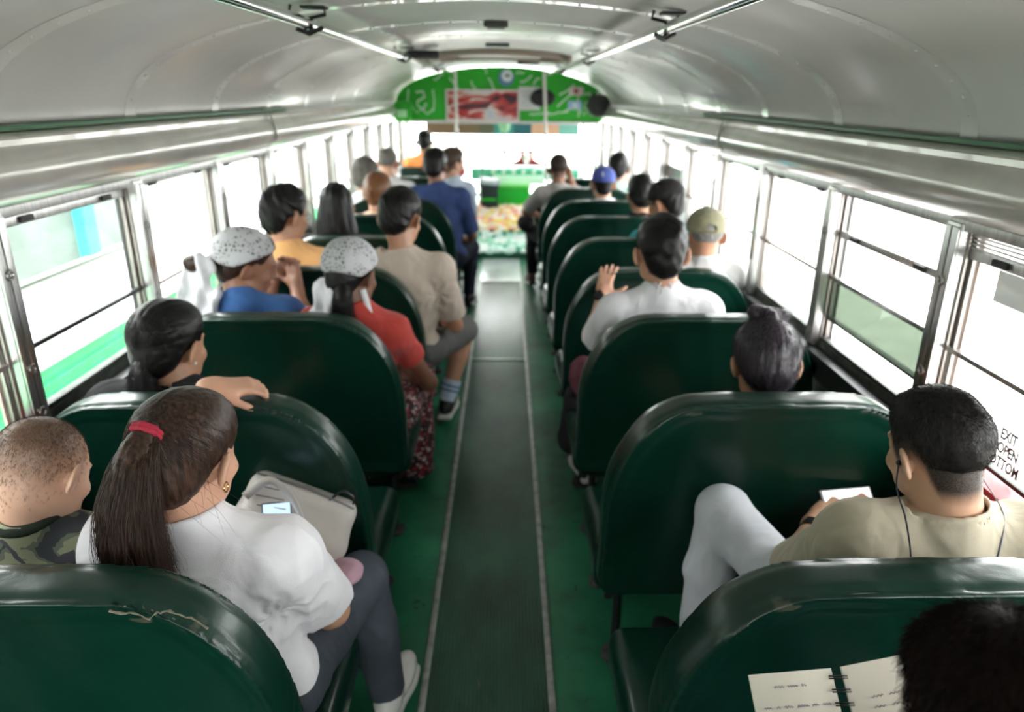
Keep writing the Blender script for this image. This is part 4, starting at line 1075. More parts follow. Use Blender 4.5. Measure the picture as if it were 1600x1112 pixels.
T_ORANGE2 = mat_cloth('orange_cotton', (.75, .25, .07)); T_TEAL = mat_cloth('teal_cotton', (.03, .40, .46)); T_GREY = mat_cloth('grey_cotton', (.40, .38, .36)); T_LGREY = mat_cloth('pale_grey_cotton', (.55, .54, .54)); T_MINT = mat_cloth('mint_cotton', (.5, .72, .64)); T_PEACH = mat_cloth('peach_cotton', (.8, .55, .42)); T_PALEBLUE = mat_cloth('pale_blue_cotton', (.5, .58, .7))
J_DENIM = mat_cloth('grey_blue_denim', (.055, .065, .085), .8, .25); J_DARK = mat_cloth('dark_denim', (.012, .016, .03)); J_BLACK = mat_cloth('black_trousers', (.008, .008, .01)); J_WHITE = mat_cloth('white_denim', (.56, .57, .62)); J_GREY = mat_cloth('grey_shorts_cloth', (.12, .12, .115))
SH_W = simple('white_leather', (.68, .67, .64), .45); SH_B = simple('black_shoe_leather', (.012, .012, .014), .4); SH_BR = simple('brown_shoe_leather', (.09, .05, .03), .5)
def mat_camo():
    m, nt, b = newmat('camouflage_cloth'); v = coords(nt); n = N(nt, 'ShaderNodeTexNoise', Scale=11.0, Detail=3.0, Distortion=.6); nt.links.new(v, n.inputs['Vector'])
    n2 = N(nt, 'ShaderNodeTexNoise', Scale=16.0, Detail=2.0, Distortion=.8); v2 = coords(nt, (1, 1, 1), 'Object', (3, 1, 2)); nt.links.new(v2, n2.inputs['Vector'])
    r = N(nt, 'ShaderNodeValToRGB'); r.color_ramp.interpolation = 'CONSTANT'; e = r.color_ramp.elements
    while len(e) < 4: e.new(.5)
    for i, (p, c) in enumerate([(0, (.035, .038, .045)), (.42, (.10, .115, .085)), (.48, (.21, .22, .14)), (.58, (.30, .31, .21))]): e[i].position = p; e[i].color = c+(1,)
    nt.links.new(n.outputs['Fac'], r.inputs['Fac'])
    k = ramp(nt, n2.outputs['Fac'], [(.60, (0, 0, 0)), (.61, (1, 1, 1))]); c = mixc(nt, k, r.outputs['Color'], (.05, .045, .06))
    nt.links.new(c, b.inputs['Base Color']); b.inputs['Roughness'].default_value = .9; return m
T_CAMO = mat_camo(); T_CAMODARK = mat_cloth('dark_camouflage_rib', (.02, .03, .02), .9, .6)
def mat_lace():
    m, nt, b = newmat('white_lace'); v = coords(nt); n = N(nt, 'ShaderNodeTexVoronoi', Scale=70.0, feature='DISTANCE_TO_EDGE'); nt.links.new(v, n.inputs['Vector'])
    n2 = N(nt, 'ShaderNodeTexNoise', Scale=12.0, Detail=1.0); nt.links.new(v, n2.inputs['Vector'])
    a = ramp(nt, n.outputs['Distance'], [(.14, (.50, .50, .52)), (.30, (.10, .095, .095))]); k = ramp(nt, n2.outputs['Fac'], [(.42, (0, 0, 0)), (.48, (1, 1, 1))])
    c = mixc(nt, k, (.52, .52, .54), a); nt.links.new(c, b.inputs['Base Color']); b.inputs['Roughness'].default_value = .9
    bump(nt, b, n.outputs['Distance'], .4, .003); return m
T_LACE = mat_lace(); T_GAUZE = mat_cloth('white_gauze', (.72, .72, .75))
def chainpath(pts, m):
    pts = np.array(pts, float); L = np.r_[0, np.cumsum(np.linalg.norm(np.diff(pts, axis=0), axis=1))]; t = np.linspace(0, L[-1], m)
    P = np.stack([np.interp(t, L, pts[:, i]) for i in range(3)], 1)
    for _ in range(3): P[1:-1] = P[1:-1]*.5+(P[:-2]+P[2:])*.25
    return P
def ponytail(I, tie, pts, rs, mat, n=1500, seed=3, name='ponytail', tiemat=None, tier=.02, gather=900, m=26, wild=.012):
    """tie: world point where the hair is gathered; pts/rs: centre line and radius of the hanging tail"""
    rg = np.random.RandomState(seed); f = SDF(); P = chainpath(pts, 14); R_ = np.interp(np.linspace(0, 1, 14), np.linspace(0, 1, len(rs)), rs)
    for i in range(13): f.cap(P[i], P[i+1], R_[i]*.86, R_[i+1]*.86, .01)
    def g(X, Y, Z):
        a = np.arctan2(Y-np.interp(-Z, -P[:, 2], P[:, 1]), X-np.interp(-Z, -P[:, 2], P[:, 0])); return .0022*np.sin(17*a+12*Z)+.0012*np.sin(41*a+30*Z)
    f.disp(g); o, TP, TF = field(f, name, mat, .006, I['root'])
    if n:
        c = chainpath(pts, m); rr = np.interp(np.linspace(0, 1, m), np.linspace(0, 1, len(rs)), rs)
        a = rg.uniform(0, 2*np.pi, n); u = rg.uniform(.80, 1.06, n); w = rg.normal(scale=wild, size=(n, 3))
        t = np.linspace(0, 1, m); end = rg.uniform(.8, 1.0, n)
        ang = a[:, None]+.5*t[None, :]*rg.normal(size=n)[:, None]
        ci = np.stack([np.interp(t[None, :]*end[:, None], t, c[:, i]) for i in range(3)], -1); ri = np.interp(t[None, :]*end[:, None], t, rr)*u[:, None]
        off = np.stack([np.cos(ang)*ri, np.sin(ang)*ri, 0*ri], -1)+w[:, None, :]*(t**2)[None, :, None]+.002*np.sin(9*t[None, :, None]*3+w[:, None, :]*900)*t[None, :, None]
        tubes('hair_strands', ci+off, .00045, mat, o)
    if gather:   # strands combed over the scalp to the tie
        ho = I['hair']; hd, R, sc = I['hd'], I['R'], I['sc']; tl = (np.array(tie)-hd)@R/sc; tu = unit(tl)
        d = rg.normal(size=(gather*3, 3)); d /= np.linalg.norm(d, axis=1)[:, None]
        zl = hairline(d[:, 1]*.11, HL['up'])/.1; d = d[(d[:, 2] > zl) & (d[:, 1] < .75)][:gather]; nn = len(d); mm = 14; paths = np.zeros((nn, mm, 3))
        for j in range(mm):
            s_ = .93*j/(mm-1); v = d*(1-s_)+tu*s_; v /= np.linalg.norm(v, axis=1)[:, None]
            rad = 1/np.sqrt((v[:, 0]/.0855)**2+(v[:, 1]/.1065)**2+((v[:, 2])/.0935)**2)
            paths[:, j] = (v*rad[:, None]*1.0+np.array([0, -.014, .034]))*sc+rg.normal(scale=.0006, size=(nn, 3))
        tubes('combed_strands', paths@R.T+hd, .0005, mat, ho, taper=False)
    if tiemat is not None:
        c0 = np.array(pts[0]); ax = unit(np.array(pts[1])-c0); u = unit(np.cross(ax, [0, 1, .3])); v = np.cross(ax, u); mb = MB()
        for q in range(2):
            mb.tube([tuple(c0+ax*(.004+.007*q)+(u*math.cos(t)+v*math.sin(t))*(tier+.002*math.sin(7*t))) for t in [2*math.pi*i/30 for i in range(30)]], .0055, 8, True)
        mb.build('hair_tie', tiemat, I['root'])
    return o
def strap_tube(name, pts, r, mat, parent, flat=None, m=24):
    P = chainpath(pts, m); return MB().tube([tuple(p) for p in P], r, 8).build(name, mat, parent)

def ribbon(name, pts, wdir, w, th, mat, parent, m=26):
    P = chainpath(pts, m); W = unit(wdir); t = np.gradient(P, axis=0); V = []; F = []
    for i in range(m):
        tt = unit(t[i]); ww = unit(W-tt*(W@tt)); nn = np.cross(tt, ww)
        for a, b in ((-1, -1), (1, -1), (1, 1), (-1, 1)): V.append(P[i]+ww*w*a+nn*th*b)
    for i in range(m-1):
        for k in range(4): a = i*4+k; b = i*4+(k+1) % 4; F.append((a, b, b+4, a+4))
    F.append((3, 2, 1, 0)); e = (m-1)*4; F.append((e, e+1, e+2, e+3))
    return npmesh(name, np.array(V), np.array(F), mat, parent)
def armpit(side, n=9, amp=.005, L=.10, seed=2):
    """cloth creases that fan out from the armpit"""
    def f(c, q):
        S = q['SR'] if side > 0 else q['SL']; p = S-q['up']*.11-q['ey']*.05-q['ex']*side*.02; ex, up = q['ex']*side, q['up']
        def g(X, Y, Z):
            dx, dy, dz = X-p[0], Y-p[1], Z-p[2]; a = dx*ex[0]+dy*ex[1]+dz*ex[2]; b = dx*up[0]+dy*up[1]+dz*up[2]
            rr = np.sqrt(dx*dx+dy*dy+dz*dz); th = np.arctan2(b, a)+.5*np.sin(9*rr/.1+seed)*.3
            w = np.clip(rr/.02, 0, 1)*np.exp(-(np.maximum(rr-.02, 0)/L)**2)
            return -amp*w*(np.abs(np.cos(n*.5*th+seed))**3-.3)
        c.disp(g)
    return f
# ---- A: woman in white tee, nearest left bench, aisle side
def exA(I):
    hd, R = I['hd'], I['R']
    ponytail(I, (-.578, 1.165, 1.142), [(-.578, 1.172, 1.145), (-.588, 1.130, 1.115), (-.600, 1.105, 1.04), (-.602, 1.092, .96), (-.592, 1.092, .90), (-.580, 1.095, .84)], [.020, .038, .048, .050, .045, .030], H_BROWN, n=2600, seed=3, tiemat=simple('crimson_scrunchie', (.36, .01, .035), .7), tier=.022, gather=2600)
    rg = np.random.RandomState(8); n = 40   # loose hairs at the nape and around the tail
    p0 = hd+np.stack([rg.uniform(-.05, .06, n), rg.uniform(-.085, -.05, n), rg.uniform(-.07, .02, n)], 1); t = np.linspace(0, 1, 8)[None, :, None]
    d = np.stack([rg.normal(.0, .04, n), rg.uniform(-.03, 0, n), rg.uniform(-.10, -.02, n)], 1)
    tubes('loose_strands', p0[:, None, :]+d[:, None, :]*t+rg.normal(scale=.015, size=(n, 1, 3))*t**2, .0004, H_BROWN, I['hair'])
    e = hd+R@np.array([.079, .012, -.042])
    MB().tube([tuple(e+np.array([0, .010*math.cos(a), -.010+.010*math.sin(a)])) for a in [2*math.pi*i/16 for i in range(16)]], .0016, 6, True).build('earring', simple('gold', (.7, .45, .15), .2, 1), I['root'])
A = person('A', 'woman in a white tee, long brown ponytail in a red scrunchie', hd=(-.565, 1.262, 1.040), nb=(-.562, 1.225, .915), pel=(-.52, 1.24, .50),
    SL=(-.715, 1.245, .855), SR=(-.395, 1.235, .835), yaw=-.24, pitch=.30, roll=.02, bulk=1.10, skin=S_LIGHT, shirt=T_WHITE, h=.0052, sleeve=.80, sleeve_r=1.12, collar='crew',
    armL=dict(el=(-.70, 1.46, .93), wr=(-.662, 1.655, 1.022), hd=(.86, .45, -.12), hn=(0, -.2, 1), curl=(.35, .75, .7), spread=.05),
    armR=dict(el=(-.345, 1.37, .585), wr=(-.455, 1.545, .665), hd=(-.75, .55, .3), hn=(.5, -.45, .5), curl=(.5, .9, .7)),
    legs={'L': ((-.62, 1.60, .50), (-.62, 1.60, .12)), 'R': ((-.325, 1.60, .505), (-.278, 1.60, .115))},
    hair='pony', hairmat=H_BROWN, line='up', ht=.010, top=.004, tie=(-.02, -.75, .60), trousers=J_DENIM, shoes=(SH_W, M_SOLE), seed=11, foldamp=.006, belly=.02, shirtfn=armpit(1, 9, .0060, .13), extra=exA, neck_r=.047)
# ---- B: boy in camouflage
person('B', 'boy with a very short faded haircut in a camouflage jacket by the left window', hd=(-.846, 1.262, 1.008), nb=(-.868, 1.232, .915), pel=(-.86, 1.27, .50),
    SL=(-.985, 1.238, .862), SR=(-.765, 1.243, .862), yaw=-.22, pitch=.62, roll=-.05, sc=.93, bulk=.80, kid=.85, skin=S_BOY, shirt=T_CAMO, h=.0055, sleeve=1.9,
    hair=None, hairmat=mat_hair('short_brown_fuzz', (.045, .025, .016), (.12, .07, .048), .7), line='boy', bodyfur=(-.02, 42000, .006, .15), fuzz_r=.00016, stub=dict(line='boy', v=.92, w=.13, ext=.0),
    trousers=J_DARK, shoes=(SH_B, M_SOLE), seed=5, foldamp=.005, collar=None, neck_r=.040,
    extra=lambda I: MB().tube([tuple(I['q']['nb']+np.array([.056*math.cos(t), .052*math.sin(t)-.002, .022+.008*math.sin(t)])) for t in [2*math.pi*i/28 for i in range(28)]], .0125, 10, True).build('collar', T_CAMODARK, I['root']))
# ---- C: woman, black hair low ponytail, black shirt
def exC(I):
    ponytail(I, (-.935, 1.878, 1.015), [(-.935, 1.885, 1.02), (-.942, 1.862, .99), (-.942, 1.856, .94), (-.935, 1.862, .88)], [.020, .028, .034, .026], H_BLACK, n=900, seed=5, gather=1200)
    e = I['hd']+I['R']@np.array([.079, .012, -.042])
    MB().ball(tuple(e), .005, 6).build('earring', simple('pearl', (.8, .75, .65), .2), I['root'])
person('C', 'woman in a black shirt with black hair in a low ponytail', hd=(-.905, 1.965, 1.022), nb=(-.90, 1.935, .90), pel=(-.88, 1.99, .50),
    SL=(-1.075, 1.935, .855), SR=(-.745, 1.945, .84), yaw=-.32, pitch=.22, bulk=1.05, skin=S_TAN, shirt=T_BLACK, h=.007, hair='pony', hairmat=H_BLACK, line='up', ht=.010, top=.004, tie=(-.05, -.95, -.05), trousers=J_DARK, shoes=(SH_B, SH_B), seed=6, extra=exC)
# ---- headscarf helper
def lace_cap(I, name='lace_headscarf', t=.017, front=.05, pts=None):
    f = SDF(); f.ell((0, -.016, .036), (.0755+t, .0965+t, .083+t))
    f.post.append(lambda D, X, Y, Z: np.maximum(D, (hairline(Y, pts or [(-.12, .0), (-.05, -.01), (.0, .045), (.05, .085), (.09, .13)])-Z)*.8))
    f.disp(lambda X, Y, Z: .0012*np.sin(70*X+20*Z)+.001*np.sin(60*Z-30*Y))
    return field(f, name, T_LACE, .006, I['root'], xf=I['xf'])[0]
def drape(I, name, a, b, w0, w1, d, mat, seed=0, parent=None):
    """gathered cloth tail hanging from a to b"""
    f = SDF(); P = chainpath([a, tuple((np.array(a)*.5+np.array(b)*.5)+np.array([0, -.015, .01])), b], 8); W = np.linspace(w0, w1, 8)
    for i in range(7):
        f.ell((P[i]+P[i+1])/2, (W[i], d, np.linalg.norm(P[i+1]-P[i])*1.1), None, .02)
    f.disp(lambda X, Y, Z: .009*np.sin(95*X+3*np.sin(14*Z+seed))+.004*np.sin(170*X+40*Z)+.005*np.sin(60*Z+30*X))
    return field(f, name, mat, .007, parent or I['root'])[0]
# ---- D: blue shirt, lace headscarf, profile
def exD(I):
    lace_cap(I, t=.018, pts=[(-.12, -.005), (-.05, .0), (.0, .035), (.04, .055), (.07, .075), (.10, .12)])
    f = SDF(); f.ell((-1.075, 2.60, 1.118), (.042, .040, .034)); f.ell((-1.04, 2.62, 1.115), (.03, .03, .02), None, .02); f.disp(lambda X, Y, Z: .002*np.sin(120*X+60*Z)); field(f, 'hair_bun', H_BROWN, .007, I['root'])
    drape(I, 'white_veil', (-1.04, 2.60, 1.13), (-1.11, 2.57, .88), .045, .115, .020, T_GAUZE, 2)
    I2 = I['arms'][1]; el, wr = I2[1], I2[2]; MB().cyl(tuple(el+(wr-el)*.15), tuple(el+(wr-el)*.34), .046, 18, .043).build('pale_cuff', T_PALEBLUE, I['root'])
    strap_tube('shoulder_strap', [(-.99, 2.56, .86), (-.965, 2.585, .955), (-.925, 2.63, .985), (-.91, 2.70, .94)], .008, T_BLACK, I['root'])
person('D', 'woman in a blue shirt and white lace headscarf, hands raised before her', hd=(-.925, 2.70, 1.09), nb=(-.945, 2.64, .965), pel=(-.92, 2.71, .50),
    SL=(-1.085, 2.635, .91), SR=(-.80, 2.70, .895), yaw=-1.15, pitch=.30, roll=.05, bulk=1.1, skin=S_BROWN, shirt=T_BLUE, h=.007, sleeve=.85,
    armR=dict(el=(-.795, 2.90, .80), wr=(-.835, 3.00, .925), hd=(-.15, .12, 1), hn=(.35, .9, 0), curl=(.35, .55, .4), spread=.1),
    armL=dict(el=(-.98, 2.93, .80), wr=(-.935, 3.03, .955), hd=(.55, .05, .75), hn=(-.4, .8, .3), curl=(.4, .6, .5)),
    hair='pony', hairmat=H_BROWN, line='up', ht=.008, top=.002, tie=(0, -.9, .1), trousers=J_DARK, shoes=(SH_B, SH_B), seed=8, extra=exD)
# ---- F: red tee, lace scarf, flowered skirt
def exF(I):
    lace_cap(I, t=.018, pts=[(-.12, .0), (-.05, -.005), (.0, .03), (.04, .05), (.07, .08), (.10, .12)])
    drape(I, 'white_veil', (-.590, 2.625, 1.10), (-.615, 2.575, .86), .040, .062, .022, T_GAUZE, 3)
    ribbon('veil_end', [(-.478, 2.605, 1.02), (-.466, 2.600, .98), (-.458, 2.598, .94), (-.452, 2.60, .90)], (1, .3, 0), .011, .003, T_GAUZE, I['root'])
    ponytail(I, (-.54, 2.565, 1.02), [(-.54, 2.575, 1.04), (-.542, 2.545, 1.0), (-.542, 2.545, .94), (-.535, 2.56, .86)], [.030, .036, .036, .022], H_BLACK, n=500, gather=0)
    f = SDF(); q = I['q']
    f.ell(q['pel'], (.19, .16, .11), None, .05)
    for hip, kn, an in I['legs']: f.cap(hip, kn, .11, .10, .06)
    for hip, kn, an in I['legs']: limb(f, kn, (kn[0], kn[1]-.03, .05), .095, .10, .07)
    f.cutplane((0, 0, .04), (0, 0, -1)); f.cutplane(q['pel']+np.array([0, 0, .05]), (0, 0, 1)); f.disp(lambda X, Y, Z: .006*np.sin(48*X+6*np.sin(5*Z))*np.clip((.5-Z)/.3, 0, 1))
    field(f, 'flowered_skirt', mat_blotch('flowered_cloth', [(.012, .01, .012), (.03, .008, .012), (.28, .02, .03), (.015, .01, .012), (.45, .38, .36), (.12, .01, .02), (.01, .01, .012)], 95, .9), .008, I['root'])
person('F', 'woman in a coral red tee, white lace headscarf and dark flowered skirt', hd=(-.528, 2.665, 1.062), nb=(-.52, 2.635, .935), pel=(-.50, 2.70, .50),
    SL=(-.675, 2.64, .875), SR=(-.385, 2.675, .838), yaw=-.42, pitch=.30, bulk=.92, skin=S_DARK, shirt=T_RED, h=.007, sleeve=.52, sleeve_r=1.12,
    armR=dict(el=(-.272, 2.82, .565), wr=(-.40, 2.99, .575), hd=(-.8, .5, .1), hn=(.1, 0, 1)),
    legs={'L': ((-.60, 3.03, .50), (-.60, 3.0, .11)), 'R': ((-.38, 3.03, .50), (-.37, 3.0, .11))},
    hair='pony', hairmat=H_BLACK, line='up', ht=.008, top=.002, tie=(0, -.9, -.1), trousers=None, shoes=(SH_B, SH_B), seed=9, extra=exF)
# ---- G: beige tee, shorts, sneakers
def exG(I):
    hip, kn, an = I['legs'][1]; MB().cyl(tuple(an+np.array([0, 0, .01])), tuple(an+(kn-an)*.30), .045, 20, .052).build('sock', T_PALEBLUE, I['root'])
    mb = MB(); a = tuple(an+(kn-an)*.22)
    for q in (.15, .21): mb.cyl(tuple(an+(kn-an)*q), tuple(an+(kn-an)*(q+.03)), .0475+q*.02, 20, .0485+q*.02)
    mb.build('sock_stripes', mat_cloth('blue_sock_band', (.12, .2, .38)), I['root'])
    sh = [c for c in I['root'].children if c.name.startswith('shoe')][-1]
    d = unit([an[0]-hip[0], (an[1]-hip[1])*2+.1, 0]); d = unit((an-hip)*np.array([.5, 1, 0])+np.array([0, .1, 0])); l = np.array([d[1], -d[0], 0]); z0 = an[2]-.085
    b = np.array([an[0], an[1], z0])
    sw = [(-.005, .050), (.020, .034), (.045, .032), (.075, .042), (.125, .070), (.072, .054), (.045, .046), (.022, .048)]
    mb = MB()
    for sg in (1,): mb.poly([tuple(b+d*x+l*(.0445-abs(x-.07)*.06)*sg+np.array([0, 0, z])) for x, z in sw], tuple(l*.004))
    mb.build('swoosh', M_SOLE, sh)
    MB().box((-.29, 3.60, .60), (.16, .1, .16), bev=.03).build('shirt_tail', mat_blotch('printed_cloth', [(.5, .42, .3), (.6, .5, .38), (.1, .08, .07), (.5, .42, .3)], 30), I['root']) if False else None
person('G', 'man in a sand beige tee, grey shorts and striped socks by the aisle', hd=(-.440, 3.385, 1.155), nb=(-.430, 3.345, .995), pel=(-.43, 3.42, .50),
    SL=(-.61, 3.35, .94), SR=(-.26, 3.365, .925), sc=1.10, yaw=-.32, pitch=.30, bulk=1.08, skin=S_TAN, shirt=T_SAND, h=.007, sleeve=.80, sleeve_r=1.15,
    armR=dict(el=(-.20, 3.45, .615), wr=(-.32, 3.66, .62), hd=(-.6, .7, .0), hn=(.1, 0, 1)),
    legs={'L': ((-.52, 3.78, .50), (-.52, 3.74, .12)), 'R': ((-.165, 3.76, .50), (-.275, 3.64, .115))},
    hairmat=H_BLACK, hair='short', ht=.009, top=.016, shirtfn=armpit(1, 8, .006, .13, 9), trousers=J_GREY, shortleg=True, shoes=(SH_B, M_SOLE), seed=12, extra=exG, bodyfur=(-.012, 1500, .006, .004), fur_n=3000, furL=.016, rough=.002)
# ---- H: apricot shirt, glasses
person('H', 'man in an apricot shirt and glasses beside the window on the fourth left bench', hd=(-.968, 3.38, 1.165), nb=(-.965, 3.345, 1.02), pel=(-.95, 3.43, .50),
    SL=(-1.085, 3.34, .955), SR=(-.80, 3.36, .95), yaw=-.65, pitch=.15, skin=S_TAN, shirt=T_ORANGE, h=.008, armR=dict(el=(-.68, 3.50, .83), wr=(-.72, 3.72, .75)), sleeve=.95,
    hairmat=H_BLACK, hair='short', ht=.011, top=.020, trousers=J_DARK, shoes=(SH_B, SH_B), glasses=True, seed=13, fur_n=2500, furL=.018, rough=.0028)
# ---- I: long loose black hair
person('I', 'woman with long loose black hair on the fifth left bench', hd=(-.90, 4.115, 1.095), nb=(-.90, 4.07, .95), pel=(-.90, 4.15, .50),
    SL=(-1.05, 4.07, .89), SR=(-.75, 4.07, .89), yaw=.1, pitch=.2, bulk=.95, skin=S_TAN, shirt=T_BLACK, h=.009, hairmat=H_BLACK, hair='long', line='up', ht=.012, top=.004, rough=.002, trousers=J_DARK, seed=14)
# ---- J: auburn bun
person('J', 'person with reddish hair pinned up in a bun and a bare neck', hd=(-.785, 4.82, 1.085), nb=(-.79, 4.785, .94), pel=(-.79, 4.86, .50),
    SL=(-.93, 4.78, .885), SR=(-.65, 4.78, .885), yaw=-.1, pitch=.2, bulk=.9, skin=S_LIGHT, shirt=T_PEACH, h=.009, hairmat=H_AUB, hair='pony', line='up', ht=.012, top=.008, tie=(0, -.9, .3), trousers=J_DARK, seed=15,
    hairextra=lambda f: f.ell((0, -.105, .02), (.045, .035, .045), None, .015))
# ---- K: grey hair, white shirt
person('K', 'grey-haired person in a white shirt by the left windows', hd=(-1.0, 5.555, 1.115), nb=(-1.0, 5.51, .965), pel=(-.99, 5.57, .50),
    SL=(-1.13, 5.50, .91), SR=(-.86, 5.50, .91), yaw=-.25, pitch=.15, bulk=.92, skin=S_TAN, shirt=T_WHITE, h=.010, hairmat=H_SALT, hair='short', line='up', ht=.016, top=.012, rough=.002, trousers=J_DARK, seed=16, collar='polo')
# ---- L: thinning grey hair
person('L', 'balding man with thin grey hair and a pale shirt', hd=(-.94, 6.28, 1.145), nb=(-.93, 6.24, 1.0), pel=(-.92, 6.3, .50),
    SL=(-1.09, 6.23, .94), SR=(-.78, 6.23, .94), yaw=-.2, pitch=.1, skin=S_LIGHT, shirt=T_LGREY, h=.010, hairmat=mat_hair('thin_grey_hair', (.10, .09, .08), (.25, .22, .2), .6), hair='short', line='thin', ht=.003, top=.0, trousers=J_DARK, seed=17)
# ---- M: driver in orange
person('M', 'driver in an orange shirt sitting high at the front left', hd=(-.845, 8.28, 1.195), nb=(-.85, 8.24, 1.04), pel=(-.84, 8.28, .55),
    SL=(-1.02, 8.23, .97), SR=(-.69, 8.23, .97), yaw=-.1, pitch=.05, skin=S_BROWN, shirt=T_ORANGE2, h=.010, hairmat=H_BLACK, hair='short', ht=.004, top=.004, trousers=J_DARK, seed=18,
    armL=dict(el=(-1.02, 8.42, .80), wr=(-.95, 8.66, .86)), armR=dict(el=(-.66, 8.42, .80), wr=(-.75, 8.66, .86)))
ds = empty('driver_seat', (-.85, 8.2, 0), 'driver seat with a dark green back under the man in orange', 'seat')
MB().box((-.85, 8.30, .42), (.48, .46, .12), bev=.04, seg=3).build('cushion', M_VINYL, ds); MB().box((-.85, 8.02, .68), (.48, .10, .55), bev=.04, seg=3).build('backrest', M_VINYL, ds); MB().cyl((-.85, 8.3, 0), (-.85, 8.3, .37), .06, 16).build('pedestal', M_BLKMET, ds)
sw = empty('steering_wheel', (-.85, 8.72, .86), 'large black steering wheel in front of the driver', 'steering wheel')
MB().tube([(-.85+.22*math.cos(t), 8.72+.16*math.sin(t), .86+.12*math.sin(t)) for t in [2*math.pi*i/36 for i in range(36)]], .013, 8, True).build('rim', M_BLACK, sw)
MB().tube([(-1.07, 8.72, .86), (-.85, 8.74, .84), (-.63, 8.72, .86)], .010, 8).tube([(-.85, 8.74, .84), (-.85, 9.0, .3), (-.85, 9.05, 0)], .022, 10).build('column', M_BLACK, sw)
# ---- N: navy shirt half in the aisle
person('N', 'man in a navy patterned shirt leaning into the aisle from the seventh left bench', hd=(-.478, 5.555, 1.185), nb=(-.46, 5.51, 1.045), pel=(-.43, 5.58, .50),
    SL=(-.625, 5.515, .975), SR=(-.295, 5.525, .965), yaw=-.15, pitch=.22, bulk=1.12, skin=S_BROWN, shirt=T_NAVY, h=.009, sleeve=.95, sleeve_r=1.1,
    armR=dict(el=(-.215, 5.62, .69), wr=(-.235, 5.80, .60), hd=(-.2, 1, -.2), hn=(.3, 0, 1)),
    legs={'L': ((-.50, 5.94, .50), (-.50, 5.92, .12)), 'R': ((-.235, 5.94, .505), (-.262, 5.86, .115))},
    hairmat=H_BLACK, hair='short', ht=.012, top=.018, trousers=J_DARK, shoes=(SH_B, SH_B), seed=19, rough=.002)
# ---- O: red face covering, pale shirt
def exO(I):
    f = SDF(); f.ell((0, .06, -.055), (.066, .055, .052)); f.cutplane((0, .02, 0), (0, -1, 0)); field(f, 'red_white_scarf', mat_blotch('red_white_cloth', [(.5, .02, .03), (.6, .5, .48), (.4, .02, .03)], 40), .008, I['root'], xf=I['xf'])
person('O', 'brown-haired person in a red and white face scarf, turned to the right', hd=(-.40, 6.27, 1.145), nb=(-.395, 6.235, 1.0), pel=(-.40, 6.30, .50),
    SL=(-.55, 6.23, .94), SR=(-.265, 6.24, .93), yaw=-1.0, pitch=.1, skin=S_LIGHT, shirt=T_PALEBLUE, h=.009, sleeve=.9, armR=dict(el=(-.235, 6.33, .70), wr=(-.25, 6.52, .62)), hairmat=mat_hair('brown_hair', (.03, .018, .012), (.12, .07, .05)), hair='short', ht=.012, top=.012, trousers=J_DARK, seed=20, extra=exO)

# ---- P: nearest right, head at the lower right corner, with notebook
person('P', 'person with dark hair bent over an open notebook, nearest the camera', hd=(.552, .520, 1.108), nb=(.580, .44, .99), pel=(.58, .56, .50),
    SL=(.42, .45, .945), SR=(.73, .44, .945), yaw=.12, pitch=.50, sc=1.0, skin=S_TAN, shirt=T_BLACK, h=.006, hairmat=mat_hair('near_dark_brown_hair', (.004, .003, .003), (.022, .010, .008), .62), hair='short', line='man', ht=.012, top=.008, rough=.0012, fur_n=26000, furL=.022,
    armL=dict(el=(.37, .56, .74), wr=(.40, .60, .80), hd=(.35, .15, .6), hn=(-.6, .5, .2), curl=(.4, .6, .4)), armR=dict(el=(.76, .56, .76), wr=(.72, .62, .82), hd=(-.3, .2, .6), hn=(.6, .5, .2), curl=(.4, .6, .4)),
    trousers=J_DARK, shoes=(SH_B, M_SOLE), seed=21)
